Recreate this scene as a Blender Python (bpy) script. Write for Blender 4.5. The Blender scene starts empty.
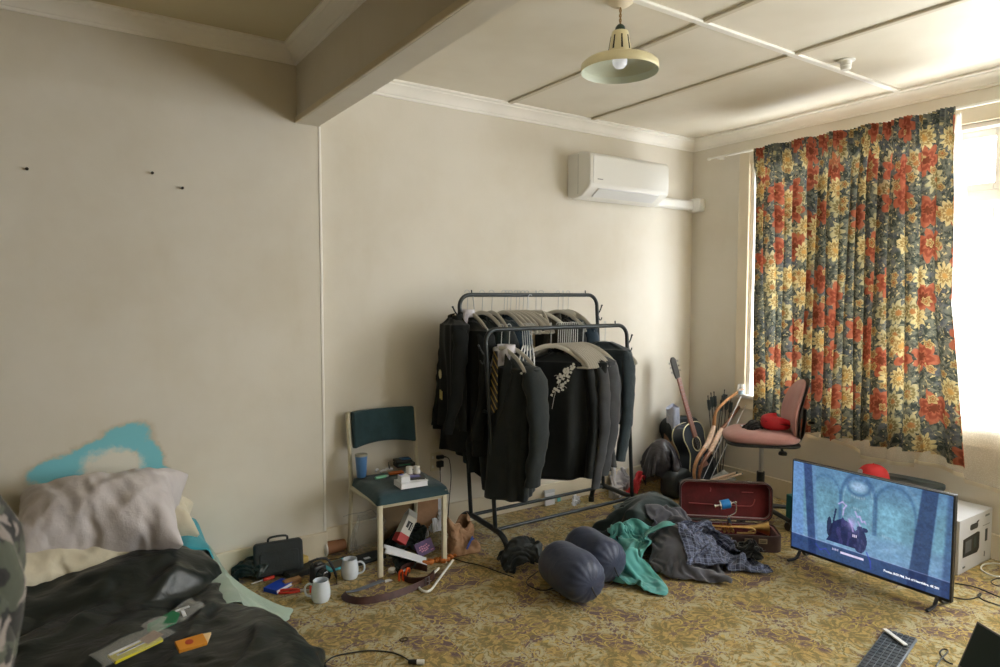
import bpy, bmesh, math, random
import numpy as np
from mathutils import Vector, Matrix, Euler, noise
random.seed(7)
PI = math.pi
scn = bpy.context.scene
COL = scn.collection

# ------------------------------------------------------------------ camera
CAM = Vector((0, 0, 1.5)); FPX = 664.0
YAW, PITCH, ROLL = math.radians(34.0), math.radians(3.4), math.radians(0.1)
fwd = Vector((math.sin(YAW)*math.cos(PITCH), math.cos(YAW)*math.cos(PITCH), -math.sin(PITCH)))
rgt = Vector((math.cos(YAW), -math.sin(YAW), 0)); upv = rgt.cross(fwd)
rgt, upv = rgt*math.cos(ROLL)+upv*math.sin(ROLL), -rgt*math.sin(ROLL)+upv*math.cos(ROLL)
cam = bpy.data.cameras.new('camera'); camo = bpy.data.objects.new('camera', cam); COL.objects.link(camo)
m = Matrix((rgt, upv, -fwd)).transposed().to_4x4(); m.translation = CAM
camo.matrix_world = m
cam.sensor_width = 36.0; cam.lens = FPX*36.0/1000.0; cam.clip_start = 0.05
cam.dof.use_dof = True; cam.dof.focus_distance = 3.6; cam.dof.aperture_fstop = 4.5
scn.camera = camo

# ------------------------------------------------------------------ light and exposure
w = bpy.data.worlds.new('overcast_sky'); scn.world = w; w.use_nodes = True
bg = w.node_tree.nodes['Background']
bg.inputs[0].default_value = (0.97, 0.985, 1.0, 1); bg.inputs[1].default_value = 16.5
scn.view_settings.view_transform = 'Standard'; scn.view_settings.look = 'None'
scn.view_settings.gamma = 1.0; scn.view_settings.use_curve_mapping = False
scn.view_settings.exposure = 0.22
scn.cycles.use_denoising = True
scn.cycles.max_bounces = 10; scn.cycles.diffuse_bounces = 6; scn.cycles.transparent_max_bounces = 24
scn.cycles.caustics_reflective = False; scn.cycles.caustics_refractive = False
def portal(x, y0, y1, z0, z1):
    l = bpy.data.lights.new('window_portal', 'AREA'); l.shape = 'RECTANGLE'; l.size = z1-z0; l.size_y = y1-y0
    l.cycles.is_portal = True
    o = bpy.data.objects.new('window_portal', l); COL.objects.link(o)
    o.location = (x, (y0+y1)/2, (z0+z1)/2); o.rotation_euler = (0, PI/2, 0)
portal(4.62, -0.1, 3.15, 0.73, 2.48)
portal(4.62, -2.5, -0.7, 0.73, 2.48)  # portal for the added, unseen window

def ray(px, py): return fwd*FPX + rgt*(px-500) - upv*(py-333.5)
def fz(px, py, z=0.0): d = ray(px, py); return CAM + d*((z-CAM.z)/d.z)
def fy(px, py, y): d = ray(px, py); return CAM + d*(y/d.y)
def fx(px, py, x): d = ray(px, py); return CAM + d*(x/d.x)

# ------------------------------------------------------------------ material helpers
class NT:
    def __init__(s, name):
        s.m = bpy.data.materials.new(name); s.m.use_nodes = True
        s.t = s.m.node_tree; s.n = s.t.nodes; s.b = s.n['Principled BSDF']; s.out = s.n['Material Output']
        s.tc = s.n.new('ShaderNodeTexCoord')
    def set(s, sock, v):
        if hasattr(v, 'is_output') or isinstance(v, bpy.types.NodeSocket): s.t.links.new(v, sock)
        else: sock.default_value = v
    def node(s, ty, props=None, **ins):
        n = s.n.new('ShaderNode'+ty)
        for k, v in (props or {}).items(): setattr(n, k, v)
        for k, v in ins.items():
            k2 = int(k[1:]) if k[0] == '_' else k.replace('_', ' ')
            s.set(n.inputs[k2], v)
        return n
    def math(s, op, a, b=0.0, c=0.0, clamp=False):
        n = s.node('Math', {'operation': op, 'use_clamp': clamp}, _0=a, _1=b, _2=c); return n.outputs[0]
    def vmath(s, op, a, b=(0,0,0)):
        n = s.node('VectorMath', {'operation': op}, _0=a, _1=b)
        return n.outputs['Value'] if op in ('LENGTH','DISTANCE','DOT_PRODUCT') else n.outputs[0]
    def noise(s, vec, scale, detail=3, rough=.5, dist=0.0):
        n = s.node('TexNoise', None, Vector=vec, Scale=scale, Detail=detail, Roughness=rough, Distortion=dist); return n.outputs['Fac']
    def noisec(s, vec, scale, detail=2):
        return s.node('TexNoise', None, Vector=vec, Scale=scale, Detail=detail).outputs['Color']
    def mix(s, f, a, b):
        n = s.node('Mix', {'data_type': 'RGBA'}); s.set(n.inputs[0], f); s.set(n.inputs[6], c4(a)); s.set(n.inputs[7], c4(b)); return n.outputs[2]
    def step(s, v, lo, hi):
        n = s.node('MapRange', {'interpolation_type': 'SMOOTHSTEP'}); s.set(n.inputs[0], v)
        n.inputs[1].default_value = lo; n.inputs[2].default_value = hi; return n.outputs[0]
    def map(s, vec, scale=(1,1,1), loc=(0,0,0), rot=(0,0,0)):
        return s.node('Mapping', None, Vector=vec, Location=loc, Rotation=rot, Scale=scale).outputs[0]
    def bump(s, h, strength=.3, dist=.01):
        n = s.node('Bump', None, Height=h, Strength=strength, Distance=dist); s.t.links.new(n.outputs[0], s.b.inputs['Normal'])
    def P(s, **k):
        for a, v in k.items(): s.set(s.b.inputs[a.replace('_', ' ')], c4(v) if 'Color' in a else v)
        return s
def c4(v):
    return (v[0], v[1], v[2], 1) if isinstance(v, tuple) and len(v) == 3 else v
def srgb(r, g, b):
    f = lambda c: (c/255/12.92) if c/255 <= .04045 else ((c/255+.055)/1.055)**2.4
    return (f(r), f(g), f(b))
def mat(name, col, rough=.6, metal=0.0, bump=0.0, bscale=60, var=0.0, vscale=5, spec=.5, bdist=.004, **kw):
    t = NT(name); o = t.tc.outputs['Object']
    if var: 
        f = t.noise(o, vscale, 4)
        d = tuple(max(0, c*(1-var)) for c in col); l = tuple(min(1, c*(1+var)) for c in col)
        t.P(Base_Color=t.mix(t.step(f, .3, .7), d, l))
    else: t.P(Base_Color=col)
    t.P(Roughness=rough, Metallic=metal, Specular_IOR_Level=spec)
    if bump: t.bump(t.noise(o, bscale, 4), bump, bdist)
    if kw: t.P(**kw)
    return t.m

# ------------------------------------------------------------------ mesh helpers
class G:
    """collects verts/faces, built as ONE mesh object"""
    def __init__(s): s.v = []; s.f = []; s.mi = []; s.cur = 0; s.uv = None
    def add(s, vs, fs):
        k = len(s.v); s.v += [tuple(v) for v in vs]
        s.f += [tuple(i+k for i in f) for f in fs]; s.mi += [s.cur]*len(fs); return s
    def box(s, c, d, rot=None, taper=1.0):
        x, y, z = d[0]/2, d[1]/2, d[2]/2
        vs = [Vector((sx*x*(taper if sz > 0 else 1), sy*y*(taper if sz > 0 else 1), sz*z)) for sz in (-1,1) for sx, sy in ((-1,-1),(1,-1),(1,1),(-1,1))]
        if rot is not None: R = Euler(rot).to_matrix(); vs = [R@v for v in vs]
        vs = [v+Vector(c) for v in vs]
        return s.add(vs, [(3,2,1,0),(4,5,6,7),(0,1,5,4),(1,2,6,5),(2,3,7,6),(3,0,4,7)])
    def bb(s, x0, x1, y0, y1, z0, z1): return s.box(((x0+x1)/2,(y0+y1)/2,(z0+z1)/2), (abs(x1-x0),abs(y1-y0),abs(z1-z0)))
    def tube(s, pts, r, n=10, smooth=0, closed=False, flat=None, cap=True):
        pts = [Vector(p) for p in pts]
        if smooth: pts = catmull(pts, smooth, closed)
        N = len(pts); rs = r if isinstance(r, (list, tuple)) else [r]*N
        if len(rs) != N: rs = list(np.interp(np.linspace(0,1,N), np.linspace(0,1,len(rs)), rs))
        tang = [(pts[(i+1)%N]-pts[i-1] if closed else pts[min(i+1,N-1)]-pts[max(i-1,0)]).normalized() for i in range(N)]
        up = Vector((0,0,1)) if abs(tang[0].z) < .9 else Vector((1,0,0))
        if flat is not None: up = Vector(flat[0])
        vs = []; a = up
        for i, p in enumerate(pts):
            t = tang[i]
            if flat is not None: a = Vector(flat[0])
            a = (a - t*a.dot(t));
            a = a.normalized() if a.length > 1e-6 else Vector((1,0,0))
            b = t.cross(a)
            fx_, fy_ = (1,1) if flat is None else (flat[1], flat[2])
            for k in range(n):
                th = 2*PI*k/n
                vs.append(p + a*math.cos(th)*rs[i]*fx_ + b*math.sin(th)*rs[i]*fy_)
        fs = []
        M = N if closed else N-1
        for i in range(M):
            for k in range(n):
                j = (i+1)%N
                fs.append((i*n+k, i*n+(k+1)%n, j*n+(k+1)%n, j*n+k))
        if cap and not closed:
            fs.append(tuple(range(n))[::-1]); fs.append(tuple((N-1)*n+k for k in range(n)))
        return s.add(vs, fs)
    def lathe(s, prof, n=32, c=(0,0,0), M=None, closed=False, cap=True):
        vs = []
        for r, z in prof:
            for k in range(n):
                vs.append(Vector((r*math.cos(2*PI*k/n), r*math.sin(2*PI*k/n), z)))
        if M is not None: vs = [M@v for v in vs]
        vs = [v+Vector(c) for v in vs]; fs = []
        L = len(prof)
        for i in range(L if closed else L-1):
            j = (i+1) % L
            for k in range(n): fs.append((i*n+k, i*n+(k+1)%n, j*n+(k+1)%n, j*n+k))
        if not closed and cap:
            if prof[0][0] > 1e-5: fs.append(tuple(range(n))[::-1])
            if prof[-1][0] > 1e-5: fs.append(tuple((L-1)*n+k for k in range(n)))
        return s.add(vs, fs)
    def prism(s, out, th, M=None):
        """outline in local xy extruded along +z by th, placed by matrix M"""
        n = len(out)
        vs = [Vector((p[0],p[1],0)) for p in out]+[Vector((p[0],p[1],th)) for p in out]
        if M is not None: vs = [M@v for v in vs]
        return s.add(vs, [tuple(range(n))[::-1], tuple(range(n,2*n))]+[(i,(i+1)%n,n+(i+1)%n,n+i) for i in range(n)])
    def grid(s, fn, nu, nv, wrapu=False):
        vs = [fn(i/(nu if wrapu else nu-1), j/(nv-1)) for j in range(nv) for i in range(nu)]
        fs = []
        for j in range(nv-1):
            for i in range(nu if wrapu else nu-1):
                i2 = (i+1) % nu
                fs.append((j*nu+i, j*nu+i2, (j+1)*nu+i2, (j+1)*nu+i))
        return s.add(vs, fs)
    def build(s, name, mats, parent=None, smooth=True, bevel=0, sub=0, solid=0, angle=40, bseg=2):
        me = bpy.data.meshes.new(name); me.from_pydata(s.v, [], s.f)
        mats = mats if isinstance(mats, (list, tuple)) else [mats]
        for mm in mats: me.materials.append(mm)
        me.polygons.foreach_set('material_index', s.mi)
        bm = bmesh.new(); bm.from_mesh(me); bmesh.ops.remove_doubles(bm, verts=bm.verts, dist=1e-6)
        bmesh.ops.recalc_face_normals(bm, faces=bm.faces); bm.to_mesh(me); bm.free()
        me.update()
        o = bpy.data.objects.new(name, me); COL.objects.link(o)
        if solid:
            q = o.modifiers.new('Solidify','SOLIDIFY'); q.thickness = solid; q.offset = 0
        if bevel:
            q = o.modifiers.new('Bevel','BEVEL'); q.width = bevel; q.segments = bseg; q.limit_method = 'ANGLE'; q.angle_limit = math.radians(35)
            q.harden_normals = False
        if sub:
            q = o.modifiers.new('Subdivision','SUBSURF'); q.levels = sub; q.render_levels = sub
        if smooth:
            me.polygons.foreach_set('use_smooth', [True]*len(me.polygons))
            if not sub:
                try: me.set_sharp_from_angle(angle=math.radians(angle))
                except Exception: pass
        if parent is not None:
            o.parent = parent
        return o
def catmull(p, k, closed=False):
    out = []; N = len(p)
    for i in range(N if closed else N-1):
        if closed: a, b, c, d = p[i-1], p[i], p[(i+1)%N], p[(i+2)%N]
        else: a, b, c, d = p[max(i-1,0)], p[i], p[i+1], p[min(i+2,N-1)]
        for j in range(k):
            t = j/k
            out.append(.5*((2*b)+(c-a)*t+(2*a-5*b+4*c-d)*t*t+(3*b-a-3*c+d)*t**3))
    if not closed: out.append(p[-1])
    return out
def T(x=0, y=0, z=0, rx=0, ry=0, rz=0, s=1):
    return Matrix.Translation((x,y,z)) @ Euler((rx,ry,rz)).to_matrix().to_4x4() @ Matrix.Scale(s, 4)
def rrect(w, h, r, n=5, cx=0, cy=0):
    o = []
    for qx, qy, a0 in ((1,1,0),(-1,1,PI/2),(-1,-1,PI),(1,-1,1.5*PI)):
        for k in range(n+1):
            a = a0 + PI/2*k/n
            o.append((cx+qx*(w/2-r)+r*math.cos(a), cy+qy*(h/2-r)+r*math.sin(a)))
    return o
def tag(o, label=None, cat=None, group=None, kind=None):
    if label: o['label'] = label
    if cat: o['category'] = cat
    if group: o['group'] = group
    if kind: o['kind'] = kind
    return o
def thing(name, label, cat, loc=(0,0,0), rz=0.0, group=None, rx=0.0, ry=0.0):
    o = bpy.data.objects.new(name, None); COL.objects.link(o); o.empty_display_size = .05
    o.location = loc; o.rotation_euler = (rx, ry, rz)
    return tag(o, label, cat, group)
def put(o, loc, rot=(0,0,0)):
    o.location = loc; o.rotation_euler = rot; return o
def struct(g, name, m, **k): return tag(g.build(name, m, **k), kind='structure')
def copy_tree(root, loc, rot, label=None, group=None):
    r = root.copy(); COL.objects.link(r); r.location = loc; r.rotation_euler = rot
    if label: r['label'] = label
    if group: r['group'] = group
    for ch in list(root.children):
        c = ch.copy(); COL.objects.link(c); c.parent = r
        for gch in ch.children:
            d = gch.copy(); COL.objects.link(d); d.parent = c
    return r
def nz(x, y, z=0.0): return noise.noise(Vector((x, y, z)))
def ridge(x, y, z=0.0): return 1-abs(noise.noise(Vector((x,y,z))))*2

# ------------------------------------------------------------------ materials of the room
def wall_mat(name, patch=None):
    t = NT(name); o = t.tc.outputs['Object']
    base = srgb(223, 218, 207); grub = srgb(213, 206, 191)
    f = t.noise(o, 1.3, 5, .6)
    col = t.mix(t.step(f, .35, .75), base, grub)
    f2 = t.noise(t.map(o, (1,1,.25)), 5, 4)
    col = t.mix(t.math('MULTIPLY', t.step(f2, .55, .8), .15), col, srgb(196,186,162))
    if patch:
        X, Z = patch
        sx = t.node('SeparateXYZ', None, Vector=o)
        wob = t.noise(o, 9, 5, .6)
        wx = t.math('ADD', sx.outputs[0], t.math('MULTIPLY', t.math('SUBTRACT', wob, .5), .10))
        wz = t.math('ADD', sx.outputs[2], t.math('MULTIPLY', t.math('SUBTRACT', t.noise(o, 7, 5, .6), .5), .12))
        def blob(cx, cz, rx, rz, ang):
            dx = t.math('SUBTRACT', wx, cx); dz = t.math('SUBTRACT', wz, cz)
            ca, sa = math.cos(ang), math.sin(ang)
            u = t.math('DIVIDE', t.math('ADD', t.math('MULTIPLY', dx, ca), t.math('MULTIPLY', dz, sa)), rx)
            v = t.math('DIVIDE', t.math('SUBTRACT', t.math('MULTIPLY', dz, ca), t.math('MULTIPLY', dx, sa)), rz)
            return t.math('SQRT', t.math('ADD', t.math('MULTIPLY', u, u), t.math('MULTIPLY', v, v)))
        d = None
        for b in patch[0]:
            q = blob(*b); d = q if d is None else t.math('MINIMUM', d, q)
        col = t.mix(t.math('MULTIPLY', t.step(d, 1.35, .9), .45), col, srgb(178,158,118))
        spk = t.step(t.math('ADD', t.math('MULTIPLY', t.noise(o, 46, 5, .75), .35), d), 1.28, .98)
        col = t.mix(t.math('MULTIPLY', spk, .88), col, srgb(112,204,222))
        for b in patch[1]:
            q = blob(*b)
            col = t.mix(t.step(t.math('ADD', q, t.math('MULTIPLY', t.noise(o, 40, 5, .75), .5)), 1.5, .95), col, srgb(228,224,212))
    t.P(Base_Color=col, Roughness=.62, Specular_IOR_Level=.35)
    t.bump(t.noise(o, 90, 3), .12, .003)
    return t.m
M_WALL = wall_mat('cream_wall_paint')
# paint patch above the pillows: turquoise arch with bare plaster under it
pa = [fy(62,468,3.64), fy(125,438,3.64), fy(152,462,3.64), fy(95,452,3.64)]
M_WALLP = wall_mat('cream_wall_paint_with_patch', (
    [(pa[0].x,pa[0].z,.15,.060,.25),(pa[3].x,pa[3].z,.15,.058,.42),(pa[1].x,pa[1].z,.115,.072,.2),(pa[2].x,pa[2].z,.055,.14,.35)],
    [(fy(112,470,3.64).x, fy(112,470,3.64).z+.0, .135, .105, 0)]))
def ceil_mat():
    t = NT('ceiling_paint'); o = t.tc.outputs['Object']
    f = t.noise(o, .9, 4, .6)
    col = t.mix(t.step(f, .35, .7), srgb(228,222,208), srgb(214,206,188))
    t.P(Base_Color=col, Roughness=.55, Specular_IOR_Level=.35)
    t.bump(t.noise(o, 3.0, 3), .25, .02)
    return t.m
M_CEIL = ceil_mat()
M_CEILL = mat('dull_ceiling_paint', srgb(212,202,172), .6, var=.06, vscale=1.5)
M_CORN = mat('cornice_paint', srgb(244,241,234), .45, var=.04, vscale=3)
M_TRIM = mat('cream_trim_paint', srgb(222,212,190), .4, var=.03, vscale=4)
M_BATTEN = mat('batten_paint', srgb(205,196,176), .5)
M_WHITE = mat('white_gloss_paint', srgb(238,236,230), .3, var=.03, vscale=6)

def carpet():
    t = NT('ornate_carpet'); o = t.tc.outputs['Object']
    warp = t.vmath('SCALE', t.vmath('SUBTRACT', t.noisec(o, 2.2), (.5,.5,.5))); warp.node.inputs['Scale'].default_value = .10
    p = t.vmath('ADD', o, warp)
    s = t.node('SeparateXYZ', None, Vector=p)
    mx = t.math('PINGPONG', t.math('ADD', s.outputs[0], 50.1), .33)
    row = t.math('FLOOR', t.math('DIVIDE', t.math('ADD', s.outputs[0], 50.1), .66))
    my = t.math('PINGPONG', t.math('ADD', t.math('ADD', s.outputs[1], 50.0), t.math('MULTIPLY', row, .41)), .62)
    q = t.node('CombineXYZ', None, X=mx, Y=my, Z=0.0).outputs[0]
    jit = t.vmath('SCALE', t.vmath('SUBTRACT', t.noisec(o, 55, 3), (.5,.5,.5))); jit.node.inputs['Scale'].default_value = .015
    q = t.vmath('ADD', q, jit)
    q2 = t.vmath('SCALE', t.vmath('SUBTRACT', t.noisec(q, 7, 1), (.5,.5,.5))); q2.node.inputs['Scale'].default_value = .13
    qq = t.vmath('ADD', q, q2)
    # regions
    r1 = t.noise(q, 4.2, 1); r2 = t.noise(t.vmath('ADD', q, (3.3,1.7,0)), 3.6, 1)
    # scrolls: rings around cells, warped
    vor = t.node('TexVoronoi', {'feature': 'F1'}, Vector=qq, Scale=13.0)
    ring = t.math('SINE', t.math('MULTIPLY', vor.outputs['Distance'], 17.0))
    leaf = t.noise(qq, 34, 3, .6, 1.2)
    fine = t.noise(o, 70, 3, .7)
    ochre = t.mix(t.step(leaf, .38, .62), srgb(128,108,54), srgb(184,154,88))
    col = ochre
    # olive scroll lines
    col = t.mix(t.math('MULTIPLY', t.step(ring, .15, .5), .8), col, srgb(112,102,50))
    # purple brown grounds
    pm = t.math('MULTIPLY', t.step(r1, .45, .53), t.step(t.noise(qq, 24, 3, .65, .8), .44, .54))
    col = t.mix(pm, col, srgb(100,76,72))
    # pale stems on the brown ground
    col = t.mix(t.math('MULTIPLY', t.math('MULTIPLY', t.step(r1, .44,.50), t.step(ring, .75, .95)), .8), col, srgb(200,172,92))
    # pale grey-cream leaves
    cm = t.math('MULTIPLY', t.step(r2, .46, .54), t.step(t.noise(t.vmath('ADD', qq, (9,2,0)), 27, 3, .6, 1.5), .47, .56))
    col = t.mix(cm, col, srgb(176,166,130))
    col = t.mix(t.math('MULTIPLY', t.step(fine, .55, .75), .35), col, srgb(70,52,30))
    t.P(Base_Color=col, Roughness=.95, Specular_IOR_Level=.15, Sheen_Weight=.2)
    t.bump(t.noise(o, 220, 2), .5, .004)
    return t.m
M_CARPET = carpet()

# ------------------------------------------------------------------ room shell
XW, YB, YL, ZC, ZCL = 4.41, 3.70, 3.645, 2.75, 2.81
XS = 1.25          # step between the two bays / far face of beam
BX0 = 1.13         # near face of beam
X0, Y0 = -2.4, -3.0
WZ0, WZ1 = .73, 2.48
struct(G().bb(X0, XW+.3, Y0, YB+.2, -.1, 0), 'floor', M_CARPET, smooth=False)
struct(G().bb(X0, XS, YL, YL+.2, 0, 2.9), 'wall_left', M_WALLP, smooth=False)
struct(G().bb(XS, XW+.2, YB, YB+.2, 0, 2.9), 'wall_back', M_WALL, smooth=False)
M_DARKW = mat('unseen_low_bounce_wall', srgb(126,108,84), .6, var=.1, vscale=2)  # invented dark finish for the unseen side wall, cuts bounce in the left bay
struct(G().bb(X0-.2, X0, Y0, YL+.2, 0, 2.9), 'wall_side', M_DARKW, smooth=False)
struct(G().bb(X0-.2, XW+.2, Y0-.2, Y0, 0, 2.9), 'wall_front', M_WALL, smooth=False)
g = G()
wins = [(-2.5,-.7), (-.1,3.15)]
g.bb(XW, XW+.2, Y0, YB, 0, WZ0); g.bb(XW, XW+.2, Y0, YB, WZ1, 2.9)
g.bb(XW, XW+.2, Y0, -2.5, WZ0, WZ1); g.bb(XW, XW+.2, -.7, -.1, WZ0, WZ1); g.bb(XW, XW+.2, 3.15, YB, WZ0, WZ1)
struct(g, 'wall_right', M_WALL, smooth=False)
struct(G().bb(XS, XW+.2, Y0, YB+.2, ZC, ZC+.1), 'ceiling', M_CEIL, smooth=False)
struct(G().bb(X0, BX0, Y0, YL+.2, ZCL, ZCL+.1), 'ceiling_left', M_CEILL, smooth=False)
# beam between the bays
struct(G().bb(BX0, XS, Y0, YL-.001, 2.42, 2.88), 'trim_1', M_WALL, smooth=False)
struct(G().bb(BX0-.012, BX0, Y0, YL, 2.42, 2.452), 'trim_2', M_TRIM, bevel=.004)
# cornices
def cornice(g, ax, a0, a1, wx, z, sgn, W=.085, Hh=.085):
    prof = [(0,0),(0,-Hh),(.012,-Hh),(.016,-Hh*.86),(.024,-Hh*.84),(.034,-Hh*.6),(.052,-Hh*.36),(.066,-Hh*.28),(.068,-Hh*.2),(.074,-Hh*.18),(W,-.012),(W,0)]
    n = len(prof); vs = []
    for a in (a0, a1):
        for d, dz in prof:
            vs.append((a, wx+sgn*d, z+dz) if ax == 'x' else (wx+sgn*d, a, z+dz))
    g.add(vs, [(i,(i+1)%n,n+(i+1)%n,n+i) for i in range(n)]+[tuple(range(n)), tuple(range(n,2*n))[::-1]])
for i, (ax, a0, a1, wx, z, s) in enumerate((('x', XS, XW, YB, ZC, -1), ('y', Y0, YB, XW, ZC, -1), ('x', X0, BX0, YL, ZCL, -1), ('y', Y0, YL, BX0, ZCL, -1))):
    g = G(); cornice(g, ax, a0, a1, wx, z, s); struct(g, 'trim_%d' % (3+i), M_CORN, smooth=True, angle=25)
# ceiling battens
for i, (x0,x1,y0,y1) in enumerate(((2.5,2.535,Y0,YB-.08),(3.215,3.25,Y0,YB-.08),(XS,XW-.08,2.055,2.09))):
    struct(G().bb(x0,x1,y0,y1,ZC-.012-(.001*i),ZC), 'trim_%d' % (8+i), M_WHITE if i == 2 else M_BATTEN, bevel=.004)  # cross batten is whiter: its window-lit brightness is put into the paint
# baseboards
for nme, bb_ in (('baseboard_back',(XS+.02,XW-.02,YB-.02,YB,0,.145)), ('baseboard_left',(X0,XS+.012,YL-.022,YL,0,.145)), ('baseboard_right',(XW-.02,XW,Y0,YB,0,.145))):
    struct(G().bb(*bb_), nme, M_TRIM, bevel=.006)
struct(G().bb(XS-.004, XS+.012, YL-.004, YB, .145, 2.42), 'trim_12', M_CORN, bevel=.004)

# windows
M_GLASS = bpy.data.materials.new('window_glass'); M_GLASS.use_nodes = True
nt = M_GLASS.node_tree; nt.nodes.clear()
mo = nt.nodes.new('ShaderNodeOutputMaterial'); mx = nt.nodes.new('ShaderNodeMixShader'); tr = nt.nodes.new('ShaderNodeBsdfTransparent'); gl = nt.nodes.new('ShaderNodeBsdfGlossy')
gl.inputs['Roughness'].default_value = .02; mx.inputs[0].default_value = .06; tr.inputs[0].default_value = (.97,.98,.98,1)
nt.links.new(tr.outputs[0], mx.inputs[1]); nt.links.new(gl.outputs[0], mx.inputs[2]); nt.links.new(mx.outputs[0], mo.inputs[0])
def window(idx, ya, yb_, mull):
    g = G()
    # architrave on the room face
    g.bb(XW-.022, XW, ya-.09, ya, WZ0-.02, WZ1+.09); g.bb(XW-.022, XW, yb_, yb_+.09, WZ0-.02, WZ1+.09)
    g.bb(XW-.022, XW, ya, yb_, WZ1, WZ1+.09); g.bb(XW-.018, XW, ya-.07, yb_+.07, WZ0-.11, WZ0-.025)
    f = struct(g, 'window_%d' % idx, M_TRIM, bevel=.005)
    s = G(); s.bb(XW-.035, XW+.14, ya-.10, yb_+.10, WZ0-.025, WZ0+.002); s.build('window_sill', M_WHITE, f, bevel=.006)
    fr = G(); xa, xb = XW+.06, XW+.13
    fr.bb(XW, XW+.16, ya, ya+.03, WZ0, WZ1); fr.bb(XW, XW+.16, yb_-.03, yb_, WZ0, WZ1); fr.bb(XW, XW+.16, ya+.03, yb_-.03, WZ1-.03, WZ1)
    for y in mull: fr.bb(xa, xb, y-.035, y+.035, WZ0, WZ1-.03)
    fr.bb(xa+.004, xb-.004, ya+.03, yb_-.03, 2.035, 2.10)
    fr.build('window_frame', M_WHITE, f, bevel=.004)
    sh = G(); gg = G()
    ys = [ya+.03]+[v for y in mull for v in (y-.035, y+.035)]+[yb_-.03]
    for a, b in zip(ys[::2], ys[1::2]):
        for za, zb in ((WZ0, 2.035), (2.10, WZ1-.03)):
            x1, x2 = xa+.01, xb-.015; e = .045
            sh.bb(x1, x2, a, a+e, za, zb); sh.bb(x1, x2, b-e, b, za, zb); sh.bb(x1, x2, a+e, b-e, za, za+e); sh.bb(x1, x2, a+e, b-e, zb-e, zb)
            gg.bb((x1+x2)/2-.002, (x1+x2)/2+.002, a+e-.004, b-e+.004, za+e-.004, zb-e+.004)
    sh.build('window_sash', M_WHITE, f, bevel=.004)
    gg.build('window_pane', M_GLASS, f, smooth=False)
window(1, -.1, 3.15, (.72, 1.52, 2.35))
window(2, -2.5, -.7, (-1.6,))  # unseen window behind the view, added to bring in more sky light
# a few nails left in the left wall
M_NAIL = mat('dark_nail', (.05,.045,.04), .5, .6)
for k, (px, py, lab) in enumerate(((27,170,'small dark nail high in the left wall, leftmost of three'),(152,174,'small dark nail in the left wall, middle one of three'),(182,189,'small dark nail in the left wall, rightmost and lowest of three'))):
    p = fy(px, py, YL); g = G(); g.tube([(0,.01,0),(0,-.018,.003)], .0035, 8); g.lathe([(0,-.002),(.007,-.002),(.007,0),(0,.001)], 12, M=T(0,-.018,.003, rx=PI/2))
    o = g.build('wall_nail', M_NAIL); put(o, p); tag(o, lab, 'nail', 'nails in the left wall')
# ------------------------------------------------------------------ draped cloth: simulated here, kept as plain meshes
CLOTH = {}
def temp_mesh(vs, fs, name):
    me = bpy.data.meshes.new(name); me.from_pydata([tuple(v) for v in vs], [], fs); me.update()
    o = bpy.data.objects.new(name, me); COL.objects.link(o); return o
def collider(o, th=.006, fr=30):
    o.modifiers.new('Collision', 'COLLISION'); o.collision.thickness_outer = th; o.collision.cloth_friction = fr; return o
def col_box(x0, x1, y0, y1, z0, z1, fr=30):
    bm = bmesh.new(); bmesh.ops.create_cube(bm, size=1)
    for v in bm.verts: v.co = Vector(((x0+x1)/2+v.co.x*(x1-x0), (y0+y1)/2+v.co.y*(y1-y0), (z0+z1)/2+v.co.z*(z1-z0)))
    bmesh.ops.bevel(bm, geom=bm.edges[:], offset=.03, segments=3, affect='EDGES')
    me = bpy.data.meshes.new('collider'); bm.to_mesh(me); bm.free(); o = bpy.data.objects.new('collider', me); COL.objects.link(o); return collider(o, fr=fr)
def col_ball(c, r, rz=0.0):
    bm = bmesh.new(); bmesh.ops.create_uvsphere(bm, u_segments=24, v_segments=12, radius=1); R = Matrix.Rotation(rz, 3, 'Z')
    for v in bm.verts: v.co = R@Vector((v.co.x*r[0], v.co.y*r[1], v.co.z*r[2]))+Vector(c)
    me = bpy.data.meshes.new('collider'); bm.to_mesh(me); bm.free(); o = bpy.data.objects.new('collider', me); COL.objects.link(o); return collider(o)
def simulate(o, key, nx, ny, frames, mass=.35, tension=15, bend=.5, selfc=True, q=5, press=None, dist=.007, damp=2, keep=False, shrink=0.0):
    md = o.modifiers.new('Cloth', 'CLOTH'); s = md.settings; s.quality = q; s.mass = mass
    s.tension_stiffness = tension; s.compression_stiffness = tension; s.shear_stiffness = 5; s.bending_stiffness = bend
    s.air_damping = damp; s.shrink_min = shrink
    if press: s.use_pressure = True; s.uniform_pressure_force = press
    c = md.collision_settings; c.use_self_collision = selfc; c.self_distance_min = dist; c.distance_min = dist; c.collision_quality = 2
    md.point_cache.frame_start = 1; md.point_cache.frame_end = frames+1
    for f in range(1, frames+1): scn.frame_set(f)
    me = bpy.data.meshes.new_from_object(o.evaluated_get(bpy.context.evaluated_depsgraph_get()))
    co = np.array([v.co[:] for v in me.vertices]); CLOTH[key] = (nx, ny, co)
    bpy.data.objects.remove(o); scn.frame_set(1)
    if keep:
        r = bpy.data.objects.new('settled', me); COL.objects.link(r); return collider(r, fr=40)
def sheet_grid(nx, ny, fn, name):
    return temp_mesh([fn(i/(nx-1), j/(ny-1)) for j in range(ny) for i in range(nx)], [(j*nx+i, j*nx+i+1, (j+1)*nx+i+1, (j+1)*nx+i) for j in range(ny-1) for i in range(nx-1)], name)
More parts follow.
